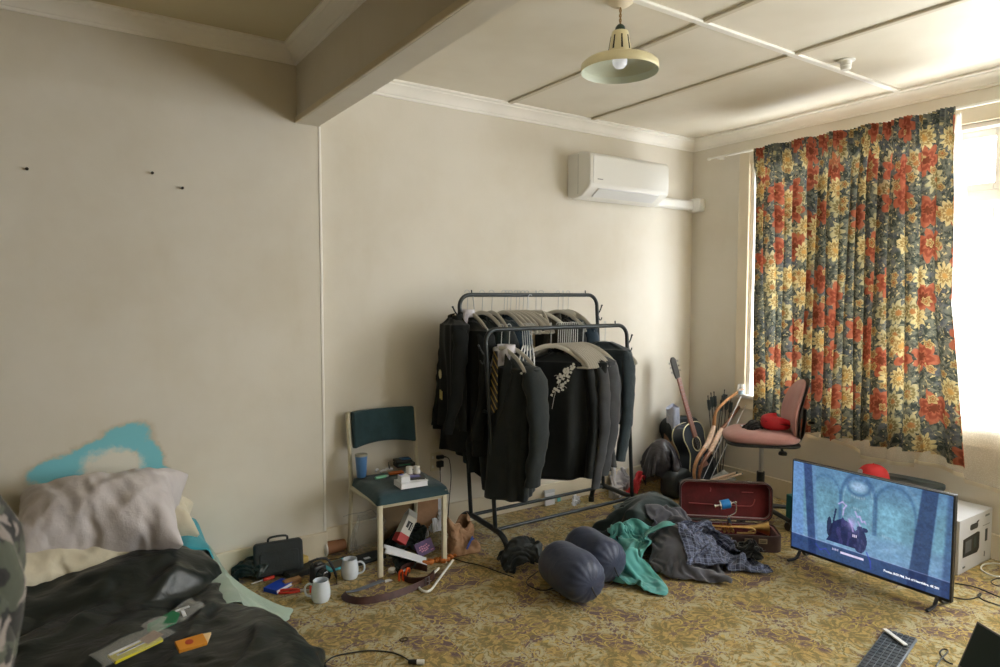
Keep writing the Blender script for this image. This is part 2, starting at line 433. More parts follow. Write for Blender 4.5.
def crumpled(key, nx, ny, c, w_, h_, rz, z, cmp, seed, amp, frames=40, bend=.5, tension=15, keep=False):
    R = Matrix.Rotation(rz, 3, 'Z')
    def fn(u, v):
        x = (u-.5)*w_; y = (v-.5)*h_; n = lambda a, b: noise.noise(Vector((x*a+seed, y*a, b)))
        return R@Vector((x*cmp+.06*n(3,1), y*cmp+.06*n(3,5), z+amp*n(4,9)+amp*.5*math.sin(x*16+3*n(2,0)+seed)+amp*.4*math.sin(y*13+seed*2)))+Vector((c[0], c[1], 0))
    return simulate(sheet_grid(nx, ny, fn, key), key, nx, ny, frames, bend=bend, tension=tension, keep=keep)
tmp = [col_box(-5, 8, -2, 6, -.2, 0)]
# the duvet over the mattress
tmp2 = [col_box(-.95, .58, 1.2, 3.62, 0, .25), col_ball((.28,3.12,.25), (.32,.18,.13)), col_ball((-.25,3.05,.25), (.3,.2,.09)), col_ball((.1,2.7,.24), (.3,.2,.05)), col_ball((.62,2.35,.1), (.16,.5,.18))]
def duvet_start(u, v):
    x = -.85+1.85*u; y = 1.45+1.97*v
    p = Matrix.Rotation(math.radians(14), 3, 'Z')@Vector((x-.3, y-2.6, 0))+Vector((.27, 2.52, .47)); p.y += .06*math.sin(u*7+1)
    q = Vector((x+.1*noise.noise(Vector((x*2,y*2,8))), y+.1*noise.noise(Vector((x*2,y*2,3))), 0))
    a = q.x*.83+q.y*.55; b = -q.x*.55+q.y*.83
    p.z += .06+.07*noise.noise(Vector((a*3.5,b*6,1)))+.07*noise.noise(Vector((a*5,b*12,4)))+.012*noise.noise(q*20)
    return p
simulate(sheet_grid(76, 78, duvet_start, 'duvet'), 'duvet', 76, 78, 34, mass=.4, tension=18, bend=.35, q=7, dist=.01)
for o in tmp2: bpy.data.objects.remove(o)
# the heap of clothes, one garment falling on the last
tmp += [col_ball((3.06,2.84,0), (.27,.22,.24), .6), col_ball((2.88,2.46,0), (.20,.16,.17), .3)]
for a in (('coat',48,40,(3.12,2.92),1.15,.9,.5,.42,.74,1,.08), ('knit',30,26,(2.60,2.74),.6,.5,.2,.20,.55,7,.07), ('grey',44,38,(2.92,2.50),1.0,.75,.9,.42,.64,3,.09),
          ('mint',46,38,(2.64,2.54),1.05,.72,.65,.42,.62,5,.09), ('plaid',42,34,(3.03,2.42),.85,.65,-.5,.52,.60,11,.08), ('black',32,28,(3.20,2.30),.65,.5,.3,.34,.55,14,.08)):
    tmp.append(crumpled(*a, keep=True))
for o in tmp[1:]: bpy.data.objects.remove(o)
# loose soft things
for key, nx, ny, c, w_, h_, rz, z, cmp, seed, amp, mound, bend, ten in (
    ('jacketpile',36,34,(2,0),.8,.75,.3,.50,.75,3,.07,((2,0,.12),(.17,.15,.26)),.5,15), ('greypile',36,28,(4,1),.9,.6,.1,.25,.75,8,.06,((4,1,0),(.28,.18,.12)),.5,15),
    ('whitebag',30,26,(2,2),.5,.42,.2,.22,.6,12,.06,((2,2,0),(.12,.09,.08)),3,30), ('blackbag',32,28,(0,2),.55,.5,.7,.26,.6,15,.06,((0,2,0),(.11,.09,.12)),.5,15)):
    b = col_ball(*mound); crumpled(key, nx, ny, c, w_, h_, rz, z, cmp, seed, amp, 36, bend, ten); bpy.data.objects.remove(b)
bpy.data.objects.remove(tmp[0])
def pillow_faces(NX=46, NY=32):
    idx = {}; k = 0; fs = []; ij = []
    for sd in (1, -1):
        for j in range(NY):
            for i in range(NX):
                if sd == -1 and (i in (0, NX-1) or j in (0, NY-1)): idx[(sd,i,j)] = idx[(1,i,j)]; continue
                idx[(sd,i,j)] = k; ij.append((sd,i,j)); k += 1
        for j in range(NY-1):
            for i in range(NX-1):
                pass
    for sd in (1, -1):
        for j in range(NY-1):
            for i in range(NX-1):
                q = (idx[(sd,i,j)], idx[(sd,i+1,j)], idx[(sd,i+1,j+1)], idx[(sd,i,j+1)]); fs.append(q if sd == 1 else q[::-1])
    return ij, fs
ij, pfs = pillow_faces(); pv = []
for sd, i, j in ij:
    u, v = i/45, j/31; x = (u-.5)*.72; y = (v-.5)*.48; e = min(u, 1-u, v, 1-v)
    pv.append((x, y, .4+sd*.035*min(1, e*8)+.01*noise.noise(Vector((x*9+1, y*9, 2)))))
scn.gravity = (0, 0, 0)
simulate(temp_mesh(pv, pfs, 'pillow'), 'pillow', 0, 0, 40, mass=.3, tension=14, bend=.12, press=6, selfc=False, dist=.004, damp=5, shrink=-.12)
scn.gravity = (0, 0, -9.81)
# ------------------------------------------------------------------ shared materials
def fabric(name, col, rough=.85, weave=600, var=.12, sheen=.25, bs=.25, vscale=9, spec=.25):
    t = NT(name); o = t.tc.outputs['Object']
    f = t.noise(o, vscale, 4, .6)
    d = tuple(c*(1-var) for c in col); l = tuple(min(1, c*(1+var)) for c in col)
    t.P(Base_Color=t.mix(t.step(f, .3, .7), d, l), Roughness=rough, Sheen_Weight=sheen, Specular_IOR_Level=spec)
    h = t.math('ADD', t.math('MULTIPLY', t.noise(o, weave, 2), .15), t.noise(o, 16, 4, .6))
    t.bump(h, bs, .012)
    return t.m
M_BLACK = mat('black_plastic', (.018,.019,.02), .42)
M_BLKMET = mat('black_enamel_tube', (.03,.036,.038), .35, .5)
M_CHROME = mat('chrome', (.7,.7,.72), .22, 1.0)
M_STEEL = mat('dull_steel', (.45,.45,.46), .4, 1.0)
M_PLWH = mat('white_plastic', srgb(232,232,228), .35)
M_HANG = mat('pale_hanger_plastic', srgb(205,202,194), .5)
M_HOOK = mat('pale_wire', srgb(188,190,190), .45, .2)
M_CREAMMET = mat('cream_enamel_metal', srgb(214,206,182), .4, var=.05, vscale=12)
M_PAPER = mat('white_paper', srgb(226,228,234), .7)
M_SUIT = fabric('black_suit_cloth', (.010,.012,.012), .9, sheen=.06)
M_SUITG = fabric('dark_green_suit_cloth', (.010,.017,.015), .88, sheen=.08)
M_SUITC = fabric('charcoal_suit_cloth', (.018,.023,.024), .85, sheen=.12)
M_NAVY = fabric('navy_suit_cloth', (.016,.034,.055), .8, sheen=.15)
M_KNIT = fabric('slate_knit', (.022,.034,.042), .9, weave=250, sheen=.2, bs=.5)
M_VELVET = fabric('black_velvet', (.007,.009,.009), .8, sheen=.1)
M_GREYCL = fabric('grey_jersey', (.050,.053,.058), .9, sheen=.1)
M_SHIRTW = fabric('white_shirt_cotton', srgb(214,212,222), .8, var=.04)
def tie_mat():
    t = NT('striped_tie_silk'); o = t.tc.outputs['Object']
    s = t.node('SeparateXYZ', None, Vector=o)
    v = t.math('SINE', t.math('MULTIPLY', t.math('ADD', s.outputs[0], t.math('MULTIPLY', s.outputs[2], .75)), 190.0))
    t.P(Base_Color=t.mix(t.step(v, .55, .75), (.02,.022,.025), srgb(176,150,78)), Roughness=.5); return t.m
M_TIE = tie_mat()

# ------------------------------------------------------------------ air conditioner
ac = thing('air_conditioner', 'white wall-mounted air conditioner high on the back wall near the corner', 'air conditioner', (3.07, 3.70, 2.17))
prof = [(0,.02),(0,.315),(-.16,.315),(-.225,.300),(-.243,.27),(-.243,.085),(-.232,.065),(-.15,.012),(-.06,.0)]  # (y, z)
g = G(); n = len(prof); L = .785
g.add([(0,y,z) for y,z in prof]+[(L,y,z) for y,z in prof], [(i,(i+1)%n,n+(i+1)%n,n+i) for i in range(n)]+[tuple(range(n))[::-1], tuple(range(n,2*n))])
g.build('casing', M_PLWH, ac, bevel=.012, bseg=3)
g = G(); g.prism([(.03,.0),(L-.03,.0),(L-.03,.19),(.03,.19)], .004, T(0,-.2435,.09, rx=PI/2)); g.build('front_panel', M_PLWH, ac, bevel=.003)
g = G(); v0 = Vector((0,-.2335,.062)); v1 = Vector((0,-.158,.014))
g.add([(.09,v0.y,v0.z-.004),(L-.09,v0.y,v0.z-.004),(L-.09,v1.y,v1.z-.004),(.09,v1.y,v1.z-.004),(.09,v0.y,v0.z+.003),(L-.09,v0.y,v0.z+.003),(L-.09,v1.y,v1.z+.003),(.09,v1.y,v1.z+.003)],
      [(0,1,2,3),(7,6,5,4),(0,4,5,1),(1,5,6,2),(2,6,7,3),(3,7,4,0)]); g.build('louvre_flap', mat('louvre_plastic', srgb(222,224,226), .3), ac, bevel=.003)
g = G(); g.bb(.065,.115,-.2486,-.2476,.118,.124); g.build('name_strip', mat('grey_print', (.25,.25,.26), .4), ac)
g = G(); g.bb(.002,.006,-.24,-.05,.10,.104); g.bb(-.0015,.0,-.12,-.118,.03,.30); g.build('end_seam', mat('seam_grey', (.35,.35,.35), .5), ac, smooth=False)
dk = thing('pipe_cover', 'white plastic pipe trunking running from the air conditioner to the corner', 'trunking', (3.86, 3.70, 2.185))
g = G(); q = [(-.001,0),(-.001,.075),(-.055,.075),(-.068,.06),(-.068,.012),(-.055,0)]; L2 = .5; n = len(q)
g.add([(0,y,z) for y,z in q]+[(L2,y,z) for y,z in q], [(i,(i+1)%n,n+(i+1)%n,n+i) for i in range(n)]+[tuple(range(n))[::-1], tuple(range(n,2*n))])
g.build('duct', M_PLWH, dk, bevel=.005)
g = G(); g.prism(rrect(.12,.105,.02), .07, T(.5475,-.07,.037, ry=-PI/2)@T(rz=PI/2)); g.build('wall_cap', M_PLWH, dk, bevel=.008)

# ------------------------------------------------------------------ pendant lamp
M_SHADE = mat('cream_enamel_shade', srgb(222,212,172), .35, var=.06, vscale=10)
M_SHADEIN = mat('pale_green_enamel', srgb(206,212,196), .35)
lm = thing('pendant_lamp', 'cream enamel pendant lamp with a shallow dish shade hanging from the ceiling', 'lamp', (2.045, 2.12, 2.75))
G().lathe([(0,0),(.055,0),(.055,-.012),(.035,-.026),(.016,-.034),(0,-.034)], 32).build('ceiling_rose', M_TRIM, lm)
g = G()
for ph in (0, PI): g.tube([(.0032*math.cos(ph+k*.55), .0032*math.sin(ph+k*.55), -.03-k*.0036) for k in range(23)], .0028, 6)
g.build('flex', mat('twisted_brown_flex', srgb(150,120,70), .7), lm)
G().lathe([(0,-.104),(.012,-.105),(.02,-.114),(.023,-.130),(.023,-.140),(0,-.140)], 24).build('lamp_holder', mat('dark_green_bakelite', (.03,.06,.045), .3), lm)
g = G(); g.lathe([(.022,-.132),(.034,-.134),(.036,-.140),(.052,-.232),(.060,-.238),(.110,-.246),(.150,-.258),(.163,-.270),(.165,-.300),(.1635,-.3015)], 64, cap=False); sh = g.build('lamp_shade', M_SHADE, lm, angle=50)
g = G(); g.lathe([(.1635,-.3015),(.162,-.298),(.160,-.272),(.146,-.262),(.108,-.250),(.058,-.242),(.046,-.232),(.030,-.146),(.0,-.143)], 64, cap=False); g.build('shade_lining', M_SHADEIN, lm, angle=50)
g = G()
for k in range(8):
    a = 2*PI*k/8+.2
    M = T(0,0,-.184)@Matrix.Rotation(a,4,'Z')@T(.0435,0,0, ry=-.17)@Matrix.Diagonal((1,1,1.25,1))
    g.prism(rrect(.006,.045,.003), .0022, M@T(rx=PI/2, rz=0)@T(ry=PI/2)@T(0,0,-.001)) if False else g.add([M@Vector(v) for v in ((-.001,-.004,-.024),(.0012,-.004,-.024),(.0012,.004,-.024),(-.001,.004,-.024),(-.001,-.003,.024),(.0012,-.003,.024),(.0012,.003,.024),(-.001,.003,.024))], [(0,1,2,3),(7,6,5,4),(0,4,5,1),(1,5,6,2),(2,6,7,3),(3,7,4,0)])
g.build('vent_slots', mat('vent_shadow_gap', (.02,.02,.015), .8), lm)
g = G(); g.lathe([(.0,-.141),(.013,-.142),(.014,-.2),(.02,-.222),(.029,-.24),(.032,-.256),(.029,-.272),(.018,-.284),(0,-.288)], 28)
g.build('bulb', mat('frosted_bulb_glass', srgb(235,236,240), .25, Emission_Color=(.9,.93,1,1), Emission_Strength=.25), lm)

sn = thing('ceiling_sensor', 'small white round sensor on the ceiling near the window', 'sensor', (3.555, 1.973, 2.75))
G().lathe([(0,0),(.045,0),(.045,-.006),(.03,-.010),(0,-.010)], 32).build('base_plate', M_PLWH, sn, bevel=.001)
G().lathe([(0,-.009),(.030,-.009),(.028,-.028),(.026,-.030),(.026,-.034),(.028,-.036),(.024,-.052),(0,-.054)], 28).build('sensor_head', M_PLWH, sn)

# ------------------------------------------------------------------ curtains
def translucent(name, colnode_fn, transp, trl, rough=.8, bump=None):
    t = NT(name); n = t.n; t.n.remove(t.b)
    col = colnode_fn(t)
    d = n.new('ShaderNodeBsdfDiffuse'); q = n.new('ShaderNodeBsdfTranslucent'); m1 = n.new('ShaderNodeMixShader'); m1.inputs[0].default_value = trl
    t.set(d.inputs[0], c4(col)); t.set(q.inputs[0], c4(col))
    t.t.links.new(d.outputs[0], m1.inputs[1]); t.t.links.new(q.outputs[0], m1.inputs[2]); last = m1
    if transp is not None:
        tr = n.new('ShaderNodeBsdfTransparent'); m2 = n.new('ShaderNodeMixShader'); t.set(m2.inputs[0], transp if not callable(transp) else transp(t))
        t.t.links.new(m1.outputs[0], m2.inputs[1]); t.t.links.new(tr.outputs[0], m2.inputs[2]); last = m2
    t.t.links.new(last.outputs[0], t.out.inputs[0]); return t.m
def floral(t):
    at = t.node('Attribute', {'attribute_name': 'pat'}).outputs['Vector']
    wob = t.vmath('SCALE', t.vmath('SUBTRACT', t.noisec(at, 14, 3), (.5,.5,.5))); wob.node.inputs['Scale'].default_value = .045
    p = t.vmath('ADD', at, wob)
    leaf = t.noise(p, 26, 4, .65, 1.0); leaf2 = t.noise(p, 11, 3, .6, .5)
    col = t.mix(t.step(leaf, .40, .60), srgb(62,68,62), srgb(120,120,106))
    col = t.mix(t.math('MULTIPLY', t.step(leaf2, .52, .62), .6), col, srgb(92,96,104))
    col = t.mix(t.math('MULTIPLY', t.step(t.noise(p, 48, 2, .5), .60, .66), .8), col, srgb(206,190,140))
    def flowers(scale, R, npet, off, petal, dark, keep, ca):
        nonlocal col
        v = t.vmath('SCALE', t.vmath('ADD', p, off)); v.node.inputs['Scale'].default_value = scale
        vo = t.node('TexVoronoi', {'feature': 'F1', 'voronoi_dimensions': '2D'}, Vector=v, Scale=1.0, Randomness=.55)
        loc = t.vmath('SUBTRACT', v, vo.outputs['Position'])
        s = t.node('SeparateXYZ', None, Vector=loc)
        ang = t.math('ARCTAN2', s.outputs[1], s.outputs[0])
        r = t.math('SQRT', t.math('ADD', t.math('MULTIPLY', s.outputs[0], s.outputs[0]), t.math('MULTIPLY', s.outputs[1], s.outputs[1])))
        pet = t.math('ABSOLUTE', t.math('COSINE', t.math('MULTIPLY', ang, npet/2)))
        edge = t.math('MULTIPLY', t.math('ADD', t.math('MULTIPLY', pet, .42), .62), R)
        rr = t.math('DIVIDE', r, edge)
        sc = t.node('SeparateColor', None, Color=vo.outputs['Color']).outputs[0]
        kp = t.step(sc, keep-.01, keep+.01)
        mask = t.math('MULTIPLY', t.step(rr, 1.04, .94), kp)
        inner = t.math('SINE', t.math('MULTIPLY', rr, 9.0))
        fc = t.mix(t.step(t.math('ADD', inner, t.math('MULTIPLY', pet, .9)), -.2, .9), dark, petal)
        fc = t.mix(t.step(rr, .34, .22), fc, ca)
        fc = t.mix(t.math('MULTIPLY', t.step(t.noise(p, 60, 2), .5, .62), .3), fc, dark)
        col = t.mix(mask, col, fc)
    flowers(5.6, .42, 9, (3.1,1.7,0), srgb(178,168,130), srgb(120,108,72), .58, srgb(160,110,66))
    flowers(4.1, .40, 7, (7.7,4.2,0), srgb(172,102,76), srgb(136,72,54), .44, srgb(112,62,44))
    flowers(5.0, .36, 11, (1.3,8.2,0), srgb(204,188,138), srgb(150,126,82), .66, srgb(188,146,84))
    flowers(12.0, .34, 5, (5.3,2.2,0), srgb(180,158,108), srgb(136,104,66), .70, srgb(150,92,56))
    return col
M_FLORAL = translucent('floral_curtain_cloth', floral, None, .16)
M_LINING = translucent('white_curtain_lining', lambda t: srgb(226,230,232), .35, .5)
def lace_tr(t):
    o = t.tc.outputs['Object']
    v = t.node('TexVoronoi', {'feature': 'F1'}, Vector=o, Scale=160.0).outputs['Distance']
    return t.math('ADD', t.math('MULTIPLY', t.step(v, .25, .5), .08), .56)
M_NET = translucent('ivory_net_cloth', lambda t: srgb(240,232,214), lace_tr, .5)
M_NETHEM = translucent('ivory_net_hem', lambda t: srgb(240,230,208), .25, .45)

cur = thing('floral_curtain', 'long gathered curtain with orange and cream flowers on dark grey-green', 'curtain', (4.25, 2.35, .56))
ct_top = 2.548
def cx(u, v):      # u 0 = corner side (y high), v 0 = top
    y = 3.0 - (3.0-1.705)*u
    y += (-.035*(1-u) + .0)*v + (.12*max(0,u-.80)/.2*max(0,v-.55)/.45*(-1))
    amp = .008 + .042*min(1, v*6)
    ph = u*2*PI*18 + 1.6*math.sin(u*11.3) + .5*math.sin(u*29+1)
    ph += .6*math.sin(v*3.1+u*9)
    x = math.sin(ph)*amp*(.7+.3*math.sin(u*17+2)) + .016*math.sin(u*37+v*5)*min(1,v*4) + .02*math.sin(u*7+v*2.4)*v
    if v < .07: x += .016*math.sin(u*2*PI*58)*(1 - v/.07*.5) - .012
    y += .010*math.cos(ph)*min(1, v*5)
    return x, y
def cfn(u, v):
    x, y = cx(u, v)
    zt = ct_top - .012*math.sin(u*2*PI*6)*0.5
    zb = .565 + .012*math.sin(u*23) + (-.02 if u > .9 else 0) + .01*math.sin(u*50)
    z = zt + (zb-zt)*v
    return Vector((x-.02 if v > .06 else x-.02, y-2.35, z-.56))
g = G(); NU, NV = 520, 90; g.grid(cfn, NU, NV)
co = g.build('curtain_cloth', M_FLORAL, cur)
L_ = 0; us = []
pv = None
for i in range(NU):
    x, y = cx(i/(NU-1), .5)
    if pv is not None: L_ += math.hypot(x-pv[0], y-pv[1])
    us.append(L_); pv = (x, y)
at = co.data.attributes.new('pat', 'FLOAT_VECTOR', 'POINT')
dat = np.zeros((NU*NV, 3), np.float32)
for j in range(NV):
    for i in range(NU): dat[j*NU+i] = (us[i], 2.0*(1-j/(NV-1)), 0)
at.data.foreach_set('vector', dat.ravel())
g = G()
def lfn(u, v):
    y = 1.74 - .05*u - .10*u*max(0,.5-abs(v-.5)) + .02*math.sin(v*9+u)
    x = .062 + .02*math.sin(u*5+v*4)
    return Vector((x, y-2.35, ct_top-.02-1.96*v - .56))
g.grid(lfn, 10, 60); g.build('lining', M_LINING, cur)
rl = G(); rl.tube([(4.325, 3.47, 2.566), (4.325, .1, 2.560)], .009, 10); 
for y in (3.40, 2.4, 1.3, .3): rl.bb(4.34, 4.41, y-.01, y+.01, 2.555, 2.575)
rl.tube([(4.335,3.47,2.566),(4.335,3.49,2.566)], .013, 12)
tag(rl.build('curtain_rail', M_WHITE), 'thin white curtain rail fixed along the wall above the window', 'rail')
net = thing('net_curtain', 'sheer ivory net curtain hanging over the lower window and past the sill', 'net curtain', (4.365, 1.5, .45))
YN0, YN1 = 2.80, .15
def nfn(u, v, extra=0):
    y = YN0 + (YN1-YN0)*u + .01*math.sin(u*90)
    fo = math.sin(u*2*PI*13+1.5*math.sin(u*19)) * (.006+.010*v)
    bulge = .012*math.exp(-((u-.47)/.025)**2)*v + .012*math.exp(-((u-.535)/.02)**2)*v
    zb = .45 + .035*math.sin(u*8.2+1.0) + .02*math.sin(u*21) + (.03 if int(u*9) % 2 else 0)
    z = 2.02 + (zb-2.02)*v
    return Vector((fo-.028-bulge+extra*.3, y-1.5, z-.45))
g = G(); g.grid(nfn, 360, 50); g.build('net_cloth', M_NET, net)
g = G(); g.grid(lambda u, v: nfn(u, .985+.015*v)+Vector((-.002,0,0)), 360, 3); g.build('net_hem', M_NETHEM, net)
g = G(); g.grid(lambda u, v: nfn(u, .02*v)+Vector((-.002,0,0)), 360, 3); g.build('net_heading', M_NETHEM, net)
g = G(); g.tube([(0,YN0-1.5+.02,1.575),(0,YN1-1.5-.02,1.575)], .003, 6); g.build('net_wire', M_STEEL, net)

# ------------------------------------------------------------------ double garment rack
RX0, RX1 = 2.075, 3.15
LEAN = -.062
rack = thing('garment_rack', 'black double-rail metal garment rack standing against the back wall', 'clothes rack', (2.6, 3.26, 0))
def rp(x, y, z): return Vector((x + LEAN*(z-.14) - 2.6, y-3.26, z))
def frame(y, x0, x1, ztop, nm):
    r = .075; pts = []
    pts.append(rp(x0, y, .13)); pts.append(rp(x0, y, ztop-r))
    for k in range(1, 8):
        a = PI/2*k/8; pts.append(rp(x0+r-r*math.cos(a), y, ztop-r+r*math.sin(a)))
    pts.append(rp(x0+r, y, ztop)); pts.append(rp(x1-r, y, ztop))
    for k in range(1, 8):
        a = PI/2*k/8; pts.append(rp(x1-r+r*math.sin(a), y, ztop-r+r*math.cos(a)))
    pts.append(rp(x1, y, ztop-r)); pts.append(rp(x1, y, .13))
    g = G(); g.tube(pts, .0125, 14); g.build(nm, M_BLKMET, rack)
frame(3.12, RX0, RX1+.02, 1.300, 'front_rail_frame'); frame(3.42, RX0+.02, RX1+.04, 1.495, 'back_rail_frame')
for x in (RX0, RX1+.03):
    g = G(); g.tube([rp(x-LEAN*0, 3.12, .83), rp(x+.01, 3.42, .83)], .010, 10); g.build('side_brace', M_BLKMET, rack)
    p = [(x+.0,2.985,.012),(x,2.99,.05),(x,3.01,.10),(x,3.06,.135),(x,3.12,.145),(x+.01,3.26,.145),(x+.02,3.42,.145),(x+.02,3.48,.135),(x+.02,3.53,.10),(x+.02,3.55,.05),(x+.02,3.555,.012)]
    g = G(); g.tube([Vector((a-2.6,b-3.26,c)) for a,b,c in p], .017, 12, smooth=4); g.build('foot_bar', M_BLKMET, rack)
    for yy in (2.985, 3.555):
        g = G(); g.lathe([(0,0),(.021,0),(.021,.035),(.017,.038),(0,.038)], 16, (x-2.6+(.02 if yy>3.2 else 0), yy-3.26, 0)); g.build('rubber_foot', M_BLACK, rack)
for y, dx in ((3.12,0),(3.42,.015)):
    g = G(); g.tube([(RX0+dx-2.6,y-3.26,.145),(RX1+.03+dx-2.6,y-3.26,.145)], .011, 10); g.build('base_bar', M_BLKMET, rack)
def coat_hook(x, y, z, s):
    g = G(); q = lambda a, b: rp(x+s*a, y, z+b)
    g.tube([q(0,0),q(.012,.0),q(.03,.02),q(.045,.05)], .005, 8, smooth=3); g.tube([q(.012,0),(q(.012,-.02)),q(.02,-.045),q(.034,-.046),q(.042,-.03)], .0042, 8, smooth=3)
    g.lathe([(0,-.007),(.006,-.004),(.007,0),(.006,.004),(0,.007)], 10, q(.047,.053)); g.build('coat_hook', M_BLKMET, rack)
for x, y, z, s in ((RX0,3.12,1.16,-1),(RX1+.02,3.12,1.18,1),(RX0+.02,3.42,1.37,-1),(RX1+.04,3.42,1.37,1)): coat_hook(x, y, z, s)
for x, y, z in ((RX0+.11,3.42,1.495),(RX1-.06,3.42,1.495),(RX1-.08,3.12,1.30)):
    g = G(); g.tube([rp(x,y,z), rp(x,y,z+.03)], .004, 8); g.build('joint_screw', M_BLKMET, rack)

# ------------------------------------------------------------------ hangers and clothes
def hanger_mesh(kind='wide'):
    """returns (hook G, arms G); origin at the rail centre; shoulders along local x"""
    h = G(); R = .019
    pts = [Vector((0,0,-.125)), Vector((0,0,-.04))]
    for k in range(0, 12):
        a = -.35*PI + 1.28*PI*k/11
        pts.append(Vector((0, R*math.cos(a), R*math.sin(a)-.004)))
    pts[1] = Vector((0, R*.3, -.036))
    h.tube(pts, .0022, 6)
    a = G()
    if kind == 'wide':
        arc = [(-.205,-.252),(-.19,-.222),(-.14,-.176),(-.07,-.137),(0,-.122),(.07,-.137),(.14,-.176),(.19,-.222),(.205,-.252)]
        a.tube([(x,0,z) for x,z in arc], .013, 10, smooth=4, flat=((0,1,0), .33, 1.0))
        a.tube([(-.203,0,-.249),(0,0,-.253),(.203,0,-.249)], .006, 8)
    else:
        a.tube([(-.17,0,-.225),(-.16,0,-.19),(-.10,0,-.15),(0,0,-.118),(.10,0,-.15),(.16,0,-.19),(.17,0,-.225)], .0095, 8, smooth=4, flat=((0,1,0), .4, 1.0))
        a.tube([(-.168,0,-.222),(0,0,-.226),(.168,0,-.222)], .005, 8)
        for s in (-1,1): a.box((s*.12,0,-.25),(.026,.014,.05))
    return h, a
def make_hanger(name, label, kind='wide', m=None, group=None):
    h, a = hanger_mesh(kind); r = thing(name, label, 'hanger', group=group)
    h.build('hook', M_HOOK, r); a.build('arms', m or M_HANG, r)
    return r
H0 = make_hanger('clothes_hanger', 'x'); used = [False]
H1 = make_hanger('clip_hanger', 'x', 'clip', mat('clear_white_plastic', srgb(225,226,228), .2)); used1 = [False]
def lean_x(z): return LEAN*(z-.14)
def hang(px, row, yaw, label, group, kind=0):
    y, z = (3.12, 1.300) if row == 'front' else (3.42, 1.495)
    x = fy(px, 330 if row == 'front' else 296, y).x
    src, fl = ((H0, used), (H1, used1))[kind]
    loc, rot = (x, y, z+.0145), (0, 0, yaw)
    if not fl[0]:
        fl[0] = True; put(src, loc, rot); src['label'] = label; src['group'] = group; return src
    return copy_tree(src, loc, rot, label, group)

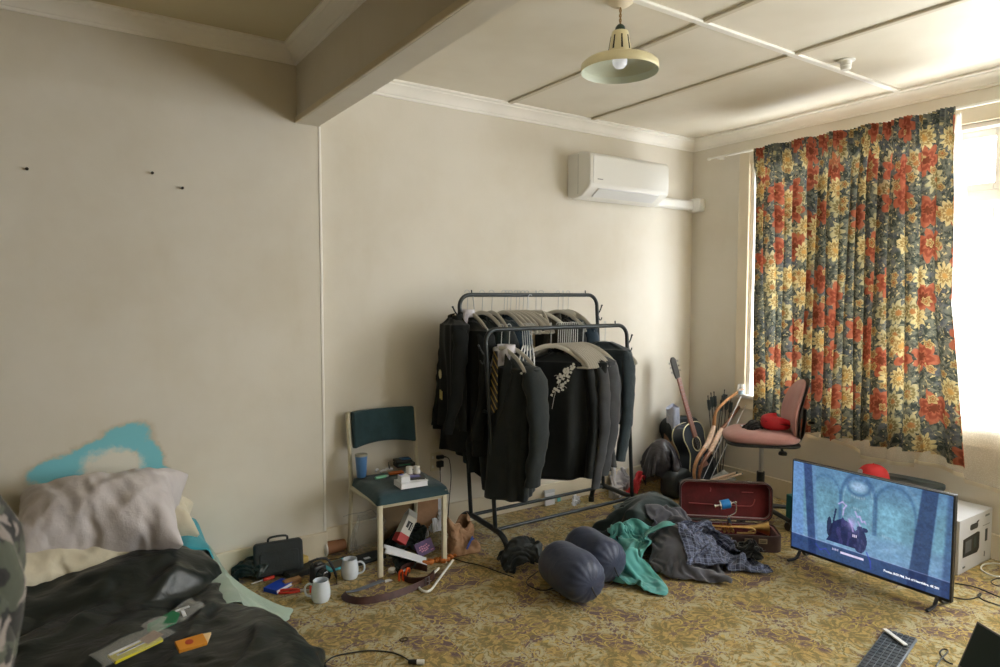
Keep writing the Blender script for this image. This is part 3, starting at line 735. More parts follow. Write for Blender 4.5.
def garment(name, label, cat, x, row, yaw, m, w=.215, length=.69, hemw=.25, depth=.075, sleeve=.60, slv_r=.055, z0=None, y=None,
            shirt=False, tie=False, lapel=True, collar=True, group=None, open_front=False, sleeve_bend=.05, slope=.30, seed=0, cuff=None, tilt=0, hs=1.0, right_sleeve=True, msl=None):
    if y is None: y = 3.12 if row == 'front' else 3.42
    zr = 1.300 if row == 'front' else 1.495
    z = (zr - .150) if z0 is None else z0
    r = thing(name, label, cat, (x, y, z), yaw, group); r.rotation_euler = (0, tilt, yaw)
    rnd = random.Random(seed)
    o1, o2 = rnd.random()*30, rnd.random()*30
    def fn(u, v):
        th = 2*PI*u; c, s = math.cos(th), math.sin(th)
        if v < .12:
            k = v/.12; W = w*(.26+.74*math.sin(k*PI/2)); D = .022+.045*k; zz = -(W-.26*w)*slope*1.25 ; 
        else:
            k = (v-.12)/.88; W = w + (hemw-w)*k - .02*math.sin(k*PI)*1; D = .067+(depth-.067)*min(1,k*2.5); zz = -w*.74*slope*1.25 - k*(length-w*.9*slope)
        fold = (.35+.65*max(0,(v-.2)/.8))*(.016*math.sin(th*5+o1+v*2)+.012*math.sin(th*9+o2)+.02*nz(c*1.5+o1, s*1.5, v*2.2+o2))
        e = .75
        X = W*abs(c)**e*(1 if c>=0 else -1); Y = (D)*abs(s)**.9*(1 if s>=0 else -1)
        X += fold*.6*c; Y += fold*s*1.3 + .01*nz(X*6+o1, v*5, o2)
        hem = -.02*math.cos(th*1+o1)*max(0,v-.8)*5
        return Vector((X, Y, zz+hem))
    g = G(); NU, NV = 72, 44; g.grid(fn, NU, NV, wrapu=True)
    g.build('garment_body', m, r, solid=.003)
    zs = -w*.74*slope*1.25
    if sleeve:
      for s in ((-1,1) if right_sleeve else (-1,)):
        pts = []; rad = []
        for k in range(14):
            t = k/13
            px_ = s*(w*.83 + .055*math.sin(min(1,t*1.6)*PI/2)*hs - .03*t*t); pz = zs*.9 - .03 - t*sleeve
            pts.append(Vector((px_*(1-.06*t), -sleeve_bend*t*t*1.6 + .004*math.sin(k), pz))); rad.append(slv_r*(1.05-.38*t)*(1+.06*math.sin(k*2.1+seed)))
        rad[0] *= .9
        pts = [Vector((s*w*.60, 0, zs*.55-.035)), Vector((s*w*.80, 0, zs*.80-.030))]+pts[1:]; rad = [slv_r*.45, slv_r*.85]+rad[1:]
        g = G(); g.tube(pts, rad, 18, smooth=2, flat=((0,1,0), 1.15, .68), cap=True)
        me = g
        me.v = [tuple(Vector(v)+Vector((.006*nz(v[2]*22+seed, v[0]*14, v[1]*14), .010*nz(v[2]*18+3, v[0]*14+seed, v[1]*14), 0))) for v in me.v]
        g.build('sleeve', msl or m, r)
        if cuff is not None and s == -1: G().tube([pts[-1]+Vector((0,0,.006)), pts[-1]-Vector((0,0,.018))], rad[-1]*.9, 16).build('cuff', cuff, r)
    if collar:
        g = G()
        def cf(u, v):
            a = PI*(u*1.5-.25); return Vector((math.cos(a)*.066*(1+.15*v), math.sin(a)*.042+.008, .010+.020*math.sin(a*.66+.5)*(1-v) - .035*v))
        g.grid(cf, 20, 5); g.build('collar', m, r, solid=.005)
    if shirt:
        g = G()
        g.add([Vector(v) for v in ((-.062,-.035,.030),(.062,-.035,.030),(.075,-.076,-.10),(.012,-.088,-.33),(-.012,-.088,-.33),(-.075,-.076,-.10))], [(0,1,2,3,4,5)])
        g.build('shirt_front', M_SHIRTW, r, solid=.004)
        g = G(); g.grid(lambda u, v: Vector((math.cos(PI*(u*1.7-.35))*(.056+.006*v), math.sin(PI*(u*1.7-.35))*.042-.006, .062-.045*v)), 22, 4)
        for s in (-1,1): g.add([Vector((s*.008,-.052,.028)), Vector((s*.050,-.046,.050)), Vector((s*.058,-.062,-.012)), Vector((s*.03,-.070,-.030))], [(0,1,2,3)])
        g.build('shirt_collar', M_SHIRTW, r, solid=.004)
    if tie:
        g = G(); g.prism([(-.014,.02),(.014,.02),(.018,0),(.032,-.30),(0,-.34),(-.032,-.30),(-.018,0)], .006, T(0,-.092,.01, rx=PI/2-.06)@T(0,0,0))
        g.build('necktie', M_TIE, r, bevel=.002)
    if lapel:
        for s in (-1,1):
            g = G(); L = [(s*.060,.02),(s*.115,-.035),(s*.105,-.085),(s*.118,-.095),(s*.075,-.24),(s*.012,-.40),(s*.02,-.30),(s*.05,-.10)]
            if s < 0: L = L[::-1]
            g.prism(L, .006, T(0,-.078,.0, rx=PI/2-.05)); g.build('lapel', m, r, bevel=.002)
    return r
GY = -PI/2   # front of the garment faces -x (towards the left of the rack)
gar = 'garments on the back rail'; gaf = 'garments on the front rail'
def gx(px, row): return fy(px, 330 if row == 'front' else 296, 3.12 if row == 'front' else 3.42).x
# back rail, left to right
j = garment('uniform_jacket', 'black uniform jacket with a pale rosette, hung at the left end of the rack', 'jacket', 1.975, 'back', GY-.25, M_SUIT, w=.145, length=.66, hemw=.15, depth=.055, z0=1.36, y=3.42, sleeve=.60, slv_r=.040, seed=1, group=gar, lapel=False)
g = G()
for k in range(9):
    a = 2*PI*k/9; g.lathe([(0,-.003),(.011,-.002),(.012,.002),(0,.005)], 10, M=T(.016*math.cos(a), -.0, .016*math.sin(a), rx=PI/2))
g.lathe([(0,-.003),(.01,-.002),(.01,.006),(0,.009)], 10, M=T(rx=PI/2)); ro = g.build('rosette', mat('cream_petals', srgb(206,196,156), .7), j); put(ro, (.03,-.092,-.33))
g = G(); g.box((.0,0,0),(.016,.006,.05)); g.box((.028,0,-.004),(.016,.006,.05)); ro = g.build('medal_bars', mat('pale_yellow_ribbon', srgb(196,184,112), .6), j); put(ro, (.02,-.088,-.45))
garment('suit_jacket', 'black jacket over a white shirt and striped tie, first garment on the back rail', 'jacket', gx(467,'back')+.0, 'back', GY+.1, M_SUIT, length=.80, shirt=True, tie=True, seed=2, group=gar)
garment('suit_jacket', 'dark green blazer hung second on the back rail, shoulder showing in front', 'jacket', gx(482,'back'), 'back', GY+.12, M_SUITG, w=.225, length=.86, hemw=.25, seed=3, group=gar)
garment('suit_jacket', 'black blazer squeezed between the green blazer and the navy jacket', 'jacket', gx(491,'back')+.01, 'back', GY-.05, M_SUITC, length=.74, seed=4, group=gar)
garment('suit_jacket', 'navy blue jacket on the back rail beside the empty hangers', 'jacket', gx(504,'back')+.0, 'back', GY+.05, M_NAVY, w=.215, length=.72, seed=5, group=gar)
garment('waistcoat', 'dark brown-black garment behind the embroidered cardigan on the back rail', 'waistcoat', gx(552,'back'), 'back', GY-.1, fabric('brown_black_cloth', (.035,.032,.022), .9), w=.19, length=.60, sleeve=0, seed=6, group=gar)
garment('jacket', 'black jacket on a white hanger at the right end of the back rail', 'jacket', gx(560,'back'), 'back', GY-.02, M_SUIT, length=.70, seed=7, group=gar)
garment('denim_jacket', 'blue-black denim jacket hung last on the back rail', 'jacket', gx(568,'back')+.01, 'back', GY+.22, M_NAVY, length=.66, seed=8, group=gar)
hg = 'pale hangers on the back rail'
for px, yaw, lb in ((467,GY+.1,'pale hanger holding the white shirt, first on the back rail'),(482,GY+.12,'pale hanger in the dark green blazer on the back rail'),(491.5,GY-.05,'pale hanger in the black blazer behind the green one'),(504,GY+.05,'pale hanger inside the navy blue jacket'),
    (507,GY+.2,'empty pale hanger just right of the navy jacket, back rail'),(510.5,GY+.28,'second empty pale hanger right of the navy jacket, back rail'),(516,GY+.22,'empty pale hanger tucked beside the two next to the navy jacket'),
    (519,GY+.4,'empty pale hanger in the middle left of the back rail, slightly turned'),(523,GY+.25,'empty pale hanger nested against the turned one, back rail'),(527,GY+.3,'empty pale hanger ending the nested bunch on the back rail'),
    (536,GY+.75,'widest-looking empty pale hanger, turned to face the room, back rail'),(541,GY-.35,'empty pale hanger crossing the wide turned hanger, back rail'),
    (558,GY+.35,'pale hanger in the black jacket near the right of the back rail'),(563,GY+.7,'empty pale hanger crossing in front of the denim jacket'),(568,GY+.22,'pale hanger inside the blue-black denim jacket')):
    hang(px, 'back', yaw, lb, hg)
# card folder hanging between
g = G(); g.prism(rrect(.16,.20,.006), .004, T(rx=PI/2)); o = g.build('card_folder', mat('tan_card', srgb(168,148,112), .8), bevel=.001); put(o, (gx(524,'back')+.03, 3.40, 1.23), (0,0,.5)); tag(o, 'tan card sleeve hanging between the hangers on the back rail', 'folder')
g = G(); g.tube([(0,.012,.25),(0,.0,.268),(0,-.016,.262)],.002,6); g.tube([(0,.012,.25),(0,0,.1)],.0015,6); h_ = g.build('string_loop', M_PAPER, o)
# front rail
ORD = ('first','second','third','fourth','fifth','sixth','seventh','eighth','ninth','tenth')
fr = []
garment('suit_jacket', 'large charcoal blazer with white collar and striped tie, first on the front rail', 'jacket', gx(507,'front')+.0, 'front', GY+.22, M_SUITC, w=.235, length=.79, hemw=.17, depth=.095, shirt=True, tie=True, sleeve=.62, slv_r=.072, sleeve_bend=.02, seed=11, group=gaf, hs=1.3)
cd = garment('embroidered_cardigan', 'black cardigan with white floral embroidery on the chest, front rail', 'cardigan', gx(560,'front'), 'front', GY+.78, M_VELVET, w=.205, length=.74, hemw=.235, sleeve=.66, lapel=False, seed=12, group=gaf, slv_r=.055)
garment('jersey_top', 'black long top hanging under the bunch of white hangers', 'top', gx(580,'front')-.02, 'front', GY+.25, M_SUIT, w=.215, length=.74, hemw=.22, lapel=False, seed=14, group=gaf, msl=M_GREYCL, sleeve=.72, slv_r=.045)
garment('jersey_top', 'grey-edged black shirt next to the knitted jumper, front rail', 'shirt', gx(592,'front')-.02, 'front', GY+.15, M_GREYCL, w=.20, length=.72, hemw=.2, lapel=False, seed=15, group=gaf, sleeve=.66)
garment('knitted_jumper', 'slate blue knitted jumper at the right end of the front rail', 'jumper', gx(605,'front'), 'front', GY+.45, M_KNIT, w=.175, length=.52, hemw=.17, lapel=False, seed=16, group=gaf, collar=False, sleeve=.66, slv_r=.062, z0=1.20, hs=.6)
g = G(); rr_ = random.Random(4)
for k in range(46):
    t = rr_.random(); x = -.10+.085*t+rr_.uniform(-.018,.018)*(1+t); z = -.19+.16*t+rr_.uniform(-.012,.012)
    for q in range(4):
        a = 2*PI*q/4+rr_.random(); g.lathe([(0,-.001),(.0042,0),(0,.0015)], 6, M=T(x+.004*math.cos(a), 0, z-.10+.004*math.sin(a), rx=PI/2))
for pth in ([(-.10,-.30),(-.085,-.25),(-.06,-.20),(-.03,-.15)],[(-.085,-.25),(-.05,-.24),(-.035,-.25)],[(-.06,-.20),(-.085,-.185),(-.10,-.19)],[(-.11,-.36),(-.105,-.33),(-.10,-.30)]):
    g.tube([(x,0,z) for x,z in pth], .0012, 5, smooth=4)
em = g.build('embroidery', mat('white_thread', srgb(205,205,198), .7), cd); put(em, (.095,-.116,.085)); em.scale = (1.15,1,1.15)
hf = 'pale hangers on the front rail'
for px, yaw, lb in ((501,GY+.1,'pale hanger inside the white shirt collar, first on the front rail'),(509,GY+.22,'pale hanger inside the charcoal blazer on the front rail'),(551,GY+.78,'pale hanger with its left arm showing, beside the embroidered cardigan')):
    hang(px, 'front', yaw, lb, hf)
for k in range(10):
    hang(558+k*2.15, 'front', GY+.38+.01*k, 'pale hanger packed in the middle of the front rail, %s of ten from the left' % ORD[k], 'packed pale hangers on the front rail')
hang(583, 'front', GY+.55, 'pale hanger with a long arm over the packed ones, front rail', hf)
hang(605, 'front', GY+.5, 'pale hanger inside the slate knitted jumper, front rail', hf)
for k in range(5):
    hang(523.5+k*2.2, 'front', .80+.05*k, 'clear white clip hanger right of the charcoal blazer, %s of five from the left' % ORD[k], 'clip hangers on the front rail', 1)
# lower trousers with a white tag seen under the green blazer
g = G()
g.grid(lambda u, v: Vector((.075*math.cos(2*PI*u)*(1-.25*v)+.01*nz(u*4,v*5), .035*math.sin(2*PI*u)+.012*math.sin(v*9+u*12), -.55*v - (.05*math.cos(2*PI*u) if v > .95 else 0))), 32, 24, wrapu=True)
tr_ = thing('hanging_trousers', 'black folded trousers with a small white tag, low on the back rail', 'trousers', (fy(481,420,3.36).x, 3.36, .95), .4, gar)
g.build('trouser_legs', M_SUIT, tr_); G().box((.02,-.046,-.42),(.05,.003,.055)).build('tag', M_PAPER, tr_)
G().tube([(0,0,0),(0,.03,.3),(0,.06,.545)], .003, 6).build('hanger_loop', M_STEEL, tr_)
def cloth(key, name, m, parent=None, M=None, sub=1, solid=.004, scale_pat=1.0):
    nx, ny, co = CLOTH[key]; n = len(co)
    fs = [(j*nx+i, j*nx+i+1, (j+1)*nx+i+1, (j+1)*nx+i) for j in range(ny-1) for i in range(nx-1)] if nx else pfs
    vs = [Vector(c) for c in co]
    if M is not None: vs = [M@v for v in vs]
    g = G(); g.add(vs, fs); o = g.build(name, m, parent, sub=sub, solid=solid)
    if nx and len(o.data.vertices) == n:
        a = o.data.attributes.new('pat', 'FLOAT_VECTOR', 'POINT')
        a.data.foreach_set('vector', np.array([(i*.025*scale_pat, j*.025*scale_pat, 0) for j in range(ny) for i in range(nx)], np.float32).ravel())
    return o
def center(key):
    co = CLOTH[key][2]; return co.mean(0), co.min(0), co.max(0)
def text(body, size, m, parent=None, M=None, name='lettering', ext=.0004, align='LEFT', bold=False):
    cu = bpy.data.curves.new('txt', 'FONT'); cu.body = body; cu.size = size; cu.extrude = ext; cu.align_x = align
    if bold: cu.offset = size*.02
    t = bpy.data.objects.new('txt', cu); COL.objects.link(t)
    me = bpy.data.meshes.new_from_object(t.evaluated_get(bpy.context.evaluated_depsgraph_get()))
    bpy.data.objects.remove(t)
    if M is not None: me.transform(M)
    me.materials.clear(); me.materials.append(m); me.name = name
    o = bpy.data.objects.new(name, me); COL.objects.link(o)
    if parent: o.parent = parent
    return o
def tray(w, d, h, th, r, n=6):
    """open box outline with rounded corners, base at z=0"""
    g = G(); o = rrect(w, d, r, n); i_ = rrect(w-2*th, d-2*th, max(.003, r-th), n); N = len(o)
    vs = [(x,y,0) for x,y in o]+[(x,y,h) for x,y in o]+[(x,y,h) for x,y in i_]+[(x,y,th) for x,y in i_]
    fs = [tuple(range(N))[::-1], tuple(range(3*N,4*N))]
    for k in range(N):
        q = (k+1)%N
        for a in range(3): fs.append((a*N+k, a*N+q, (a+1)*N+q, (a+1)*N+k))
    return g.add(vs, fs)
def cable(name, label, pts, r=.003, m=None, cat='cable', sm=6):
    g = G(); g.tube([Vector(p)+Vector((0,0,r+.001)) for p in pts], r, 8, smooth=sm)
    return tag(g.build(name, m or M_BLACK), label, cat)

# ------------------------------------------------------------------ bed on the floor
M_TURQ = fabric('turquoise_sheet_cotton', srgb(58,158,176), .85, var=.06)
M_SAGE = fabric('sage_sheet_cotton', srgb(160,180,166), .85, var=.05, bs=.4)
mt_ = G(); mt_.bb(-.98, .575, 1.2, 3.62, 0, .252)
o = mt_.build('mattress', M_TURQ, bevel=.05, bseg=4); tag(o, 'mattress on the floor in a turquoise fitted sheet, under the dark duvet', 'mattress')
g = G()
def sfn(u, v):
    y = 3.47 - .72*u; fo = .012*math.sin(u*17)*v + .01*math.sin(u*41)*v*v
    if v < .3: x = .40+.19*(v/.3); z = .268
    else:
        k = (v-.3)/.7; x = .60 + .03*k + .03*math.sin(k*PI)+ (.26*k*k)*(.12+.88*math.exp(-((u-.55)/.24)**2)); z = .262-.256*min(1,k*1.02)
        y += .02*k*math.sin(u*9)
    return Vector((x+fo, y, max(.006, z+.004*math.sin(u*30))))
g.grid(sfn, 60, 34); tag(g.build('bed_sheet', M_SAGE, solid=.003), 'sage green sheet slipping off the side of the mattress to the carpet', 'sheet')
def duvet_mat():
    t = NT('black_satin'); o = t.tc.outputs['Object']
    t.P(Base_Color=t.mix(t.noise(o, 3, 3), (.007,.012,.0115), (.011,.017,.016)), Roughness=.38, Specular_IOR_Level=.5)
    n1 = t.noise(t.map(o, (1,1.9,1), rot=(0,0,.6)), 6, 3, .5, .5); n2 = t.noise(o, 26, 2, .5, .4)
    t.bump(t.math('ADD', n1, t.math('MULTIPLY', n2, .08)), .38, .03); return t.m
M_SATIN = duvet_mat()
o = cloth('duvet', 'duvet', M_SATIN, M=T(-.03,0,0), solid=.012); tag(o, 'crumpled black satin duvet spread over the mattress and spilling onto the carpet', 'duvet')
g = G()
def tqf(u, v):
    x = .30+.38*u; y = 3.61-.36*v; k = math.sin(PI*min(1,u*1.02))**.6
    return Vector((x+.01*math.sin(v*9), y, max(.262, .262+.125*math.sin(PI*(u*.80+.16))*(.55+.45*math.cos(v*1.5))+.006*math.sin(u*19+v*6)) if x < .56 else .262+.125*math.sin(PI*(.56/.38*.0+u*.80+.16))*(.55+.45*math.cos(v*1.5))*max(0, 1-(x-.56)*9)-(x-.56)*1.9))
g.grid(tqf, 34, 20); tag(g.build('rumpled_sheet', M_TURQ, solid=.004), 'turquoise sheet bunched up by the wall at the head of the mattress', 'sheet')
M_PIL1 = fabric('grey_white_pillowcase', srgb(206,200,202), .8, var=.03, bs=.5, vscale=4)
M_PIL2 = fabric('cream_pillowcase', srgb(214,206,184), .8, var=.03, bs=.4, vscale=4)
pc = Vector(center('pillow')[0])
_co = CLOTH['pillow'][2]; _w = _co.copy()
for _k, _v in enumerate(_co):
    r_ = Vector(_v)-pc; e_ = max(abs(r_.x)/.36, abs(r_.y)/.24); a_ = math.atan2(r_.y*1.5, r_.x)
    f_ = .014*ridge(r_.x*6+3, r_.y*9, 1.0)+.010*ridge(r_.x*14, r_.y*9+r_.x*12, 2.0)+.012*math.sin(a_*17+3*nz(r_.x*6, r_.y*6))*max(0, e_-.45)
    _w[_k][2] += f_*(1 if r_.z > 0 else -1)*min(1, (1.04-min(1.04,e_))*5)
CLOTH['pillow'] = (0, 0, _w)
def pillow(M, m, label, nm='pillow'): return tag(cloth('pillow', nm, m, M=M@Matrix.Translation(-pc), solid=0), label, 'pillow', 'pillows at the head of the bed')
pillow(T(.145,3.37,.50, rx=.42, ry=-.06, rz=-.22)@Matrix.Diagonal((.92,1.0,1.15,1)), M_PIL1, 'plump greyish white pillow, topmost of the pillows against the wall')
pillow(T(-.03,3.28,.36, rx=.10, ry=.06, rz=.12)@Matrix.Diagonal((.86,.9,.62,1)), M_PIL2, 'cream pillow lying under the greyish white one, its front edge showing')
pillow(T(.285,3.50,.40, rx=.25, rz=-.05)@Matrix.Diagonal((.72,.6,.9,1)), M_PIL2, 'cream pillow showing behind the right end of the greyish white pillow')

# things lying on the duvet
def lay(px, py, z, rz=0.0, rx=0, ry=0): return fz(px, py, z), (rx, ry, rz)
M_CLEAR = bpy.data.materials.new('clear_plastic_film'); M_CLEAR.use_nodes = True
_n = M_CLEAR.node_tree; _n.nodes.clear(); _o = _n.nodes.new('ShaderNodeOutputMaterial'); _m = _n.nodes.new('ShaderNodeMixShader'); _t = _n.nodes.new('ShaderNodeBsdfTransparent'); _p = _n.nodes.new('ShaderNodeBsdfPrincipled')
_p.inputs['Base Color'].default_value = (.75,.77,.76,1); _p.inputs['Roughness'].default_value = .18; _m.inputs[0].default_value = .17
_n.links.new(_t.outputs[0], _m.inputs[1]); _n.links.new(_p.outputs[0], _m.inputs[2]); _n.links.new(_m.outputs[0], _o.inputs[0])
M_GREEN = mat('green_card', srgb(20,110,70), .6); M_YEL = mat('yellow_card', srgb(206,196,30), .5); M_ORANGE = mat('orange_card', srgb(214,140,36), .6); M_TAN = mat('tan_card_print', srgb(150,120,96), .6)
p, r = lay(174,618,.345, .35, .12)
t_ = thing('plastic_packet', 'clear plastic packet with a green patch inside, lying on the duvet', 'packet', p, .55); t_.rotation_euler = (.16,-.05,.55)
g = G(); g.grid(lambda u, v: Vector(((u-.5)*.21, (v-.5)*.085*(1-.3*abs(u-.5)), .006*math.sin(u*9)+.008+.004*math.sin(v*8+u*5))), 18, 10); g.build('film', M_CLEAR, t_, solid=.001)
g = G(); g.prism([(-.075,-.022),(.0,-.036),(.045,.0),(.04,.032),(-.06,.034),(-.085,.005)], .006, T(-.02,0,.002)); g.build('green_patch', M_GREEN, t_, bevel=.002)
g = G(); g.box((.032,-.008,.0085),(.012,.05,.002),(0,0,-.5)); g.box((.045,.012,.0085),(.05,.010,.002),(0,0,-.3)); g.build('white_edging', M_PAPER, t_)
p, r = lay(136,650,.335)
t_ = thing('yellow_packet', 'yellow and white printed packet in clear film, lowest item on the duvet', 'packet', p); t_.rotation_euler = (.12,-.04,.38)
G().box((0,0,.007),(.155,.05,.012)).build('carton', M_YEL, t_, bevel=.002)
g = G(); g.box((.0,.0,.0137),(.12,.010,.001)); g.box((.0,.018,.0137),(.15,.010,.001)); g.build('white_stripes', M_PAPER, t_)
G().box((-.01,.001,.0146),(.085,.0035,.0006)).build('print_line', M_BLACK, t_)
G().box((.055,.010,.014),(.06,.045,.002),(0,0,.2)).build('photo_print', M_TAN, t_)
g = G(); g.grid(lambda u, v: Vector(((u-.5)*.23, (v-.35)*.10, .017+.004*math.sin(u*8+v*4))), 14, 8); g.build('film', M_CLEAR, t_, solid=.001)
p, r = lay(191,645,.315)
t_ = thing('orange_packet', 'small orange card packet beside the yellow one on the duvet', 'packet', p); t_.rotation_euler = (.18,.03,.12)
g = G(); g.prism([(-.045,-.027),(.045,-.027),(.045,.027),(-.045,.027)], .012, T(0,0,.001)); g.build('carton', M_ORANGE, t_, bevel=.0015)
g = G(); g.prism([(.045,-.024),(.045,.026),(.072,.022)], .010, T(0,0,.001)); g.build('open_flap', mat('flap_card', srgb(226,196,150), .6), t_)
g = G(); g.lathe([(0,0),(.013,0),(.013,.0008),(0,.0008)], 20, (-.006,.001,.013)); g.build('round_print', mat('red_print', srgb(176,66,36), .6), t_)
p, r = lay(243,637,.235)
t_ = thing('black_pouch', 'black pouch with a metal-edged clasp lying at the right edge of the duvet', 'pouch', p); t_.rotation_euler = (.05,.22,.45)
g = G(); g.grid(lambda u, v: Vector(((u-.5)*.17, math.sin(PI*v)*0+ (v-.5)*.07*math.sin(PI*min(1,u*1.15+.08))**.5, .002+.03*math.sin(PI*v)*math.sin(PI*min(1,u+.05))**.6)), 20, 14); g.build('pouch_body', mat('soft_black_leather', (.015,.016,.016), .45, bump=.3, bscale=40), t_, solid=.004)
G().box((.075,.0,.018),(.075,.06,.022),(0,0,.05)).build('clasp_body', M_BLACK, t_, bevel=.004)
g = G(); g.tube([(.042,-.033,.028),(.112,-.033,.028)], .0022, 8); g.tube([(.042,.033,.028),(.112,.033,.028)], .0022, 8); g.build('metal_edge', M_CHROME, t_)

# ------------------------------------------------------------------ camouflage jacket close to the camera
def camo_mat():
    t = NT('camouflage_cloth'); o = t.tc.outputs['Object']
    w_ = t.vmath('ADD', o, t.vmath('MULTIPLY', t.vmath('SUBTRACT', t.noisec(o, 18, 3), (.5,.5,.5)), (.06,.06,.06)))
    a, b = t.noise(w_, 15, 2), t.noise(t.vmath('ADD', w_, (4,4,4)), 18, 2)
    c = t.mix(t.step(a, .50, .53), srgb(70,74,62), srgb(32,32,30)); c = t.mix(t.step(b, .55, .58), c, srgb(132,122,116)); c = t.mix(t.step(t.noise(w_, 26, 2), .60, .62), c, srgb(24,24,24))
    t.P(Base_Color=c, Roughness=.9, Sheen_Weight=.2); t.bump(t.noise(o, 30, 4), .4, .01); return t.m
M_CAMO = camo_mat()
ch = thing('high_stool', 'tall dark clothes stand at the left edge of the picture, under the camouflage jacket', 'stand', (-.27, 1.15, 0))
g = G(); g.tube([(0,0,.02),(0,0,1.29)], .016, 12); g.build('pole', M_BLACK, ch)
g = G(); g.lathe([(0,0),(.17,0),(.17,.014),(.03,.03),(0,.03)], 32); g.build('base', M_BLACK, ch)
g = G(); g.tube([(-.13,.0,1.24),(-.08,0,1.28),(0,0,1.295),(.06,0,1.28),(.11,.0,1.24)], .013, 10, smooth=4); g.build('shoulder_bar', M_BLACK, ch)
jk = thing('camouflage_jacket', 'blurred camouflage jacket hanging close to the camera at the left edge', 'jacket', (-.27, 1.15, .60))
def jf(u, v):
    th = 2*PI*u; z = .73*(1-v)
    # right-hand silhouette widens from the shoulder to the elbow and narrows again
    prof_ = np.interp(z, [0,.2,.36,.44,.50,.56,.63,.69,.73], [.15,.17,.195,.218,.230,.222,.19,.13,.03])
    fo = .010*math.sin(th*7+z*9)+.014*nz(math.cos(th)*2, math.sin(th)*2, z*7)
    return Vector(((prof_+fo)*math.cos(th), (prof_*.55+fo)*math.sin(th), z))
g = G(); g.grid(jf, 72, 40, wrapu=True); g.build('jacket_body', M_CAMO, jk, solid=.003)
g = G(); g.tube([(.11,-.02,.62),(.160,-.03,.52),(.155,-.06,.38),(.12,-.09,.22),(.10,-.10,.08)], [.045,.052,.05,.045,.04], 18, smooth=6); g.v = [tuple(Vector(v)+Vector((.008*nz(v[2]*25,v[0]*20,v[1]*20),.008*nz(v[2]*20+5,v[0]*20,v[1]*20),0))) for v in g.v]; g.build('sleeve', M_CAMO, jk)
G().tube([(.10,-.10,.09),(.099,-.101,.05)], .041, 18).build('cuff', M_CAMO, jk)

# ------------------------------------------------------------------ side chair
M_TEAL = fabric('teal_upholstery', (.028,.062,.076), .9, weave=380, var=.15, sheen=.25)
sc = thing('side_chair', 'cream metal framed side chair with worn teal seat and backrest by the wall step', 'chair', (1.60, 3.39, 0), -.045)
fl, fr, bl, brr = (-.19,-.19), (.185,-.195), (-.215,.20), (.20,.205)
for (x, y) in (fl, fr):
    g = G(); g.prism(rrect(.026,.022,.004,3), .415, T(x,y,0)); g.build('leg', M_CREAMMET, sc)
for (x, y) in (bl, brr):
    g = G(); g.tube([(x,y+.045,0),(x,y+.01,.25),(x,y,.40),(x,y+.015,.60),(x,y+.045,.815)], .0125, 10, smooth=4, flat=((0,1,0),1.15,.95)); g.build('leg', M_CREAMMET, sc)
g = G(); z0 = .385
for a, b in ((fl,fr),(fl,bl),(fr,brr),(bl,brr)):
    g.tube([(a[0],a[1],z0),(b[0],b[1],z0+(0.0))], .013, 4, flat=((0,0,1),1.35,.8))
g.build('seat_frame', M_CREAMMET, sc, smooth=False)
g = G(); NS = 26
def seatf(u, v):
    x = (u-.5)*2; y = (v-.5)*2; w_ = .225-.012*y*-1
    ex = 1-abs(x)**6*.04; 
    X = x*(.215+.0*y); Y = y*.213 - .012*(1-x*x) if y < 0 else y*.213
    Z = .402+.05*(1-max(abs(x),abs(y))**9)**.5 + .004*math.cos(x*1.5) - .012*(y < -.3)*((-y-.3)/.7)**2*1
    return Vector((X, Y, Z))
g.grid(seatf, NS, NS); k = len(g.v)
g.add([(x_*.20,y_*.20,.402) for x_, y_ in ((-1,-1),(1,-1),(1,1),(-1,1))], [(0,1,2,3)]); g.build('seat', M_TEAL, sc)
g = G()
def backf(u, v):
    x = (u-.5)*2; z = v; cv = .030*(1-x*x)
    zb = .605 + .022*(1-x*x); zt = .818
    return Vector((x*.20, .222+cv+.03*z, zb+(zt-zb)*z))
g.grid(backf, 30, 10); bk = g.build('backrest', M_TEAL, sc, solid=.042, bevel=.012, bseg=3)
bk.modifiers['Solidify'].offset = -1
def on_seat(px, py): return fz(px, py, .458)
# things on the seat
M_BLUECUP = mat('blue_steel_cup', srgb(84,128,182), .35)
p = on_seat(361.5, 477)
t_ = thing('tumbler', 'tall blue tumbler standing at the back left of the chair seat', 'tumbler', p)
g = G(); g.lathe([(0,0),(.024,0),(.027,.004),(.034,.118),(.0345,.124),(.0315,.124),(.0245,.006),(0,.006)], 32); g.build('cup_body', M_BLUECUP, t_)
g = G(); g.lathe([(.0,.121),(.035,.121),(.0365,.124),(.0365,.131),(.034,.133),(0,.131)], 32); g.build('lid', mat('grey_lid', srgb(160,160,150), .4), t_)
p = on_seat(411, 485)
t_ = thing('book', 'white paperback book lying at the front of the chair seat', 'book', p, -.06)
G().box((0,0,.014),(.150,.105,.026)).build('pages', M_PAPER, t_, bevel=.001)
g = G(); g.box((0,0,.0285),(.156,.108,.002)); g.box((0,0,.001),(.156,.108,.002)); g.box((-.077,0,.0148),(.002,.108,.0275)); g.build('cover', M_PAPER, t_)
p2 = p+Vector((.022,.03,.032))
t_ = thing('magazine', 'dark glossy booklet with a blue-violet cover lying across the white book', 'booklet', p2, -.25)
G().box((0,0,0),(.125,.09,.006)).build('pages', mat('dark_print', (.05,.05,.055), .35), t_)
G().box((0,.01,.0036),(.09,.045,.001)).build('cover_print', mat('violet_print', srgb(110,110,190), .35), t_)
p3 = p+Vector((-.048,-.012,.0475))
t_ = thing('small_carton', 'small white carton with a blue corner on top of the white book', 'carton', p3, -.1)
G().box((0,0,0),(.05,.06,.035)).build('box_body', M_PAPER, t_, bevel=.001)
G().box((-.012,.015,.018),(.02,.02,.0008),(0,0,.3)).build('blue_print', mat('royal_blue_print', srgb(50,70,180), .5), t_)
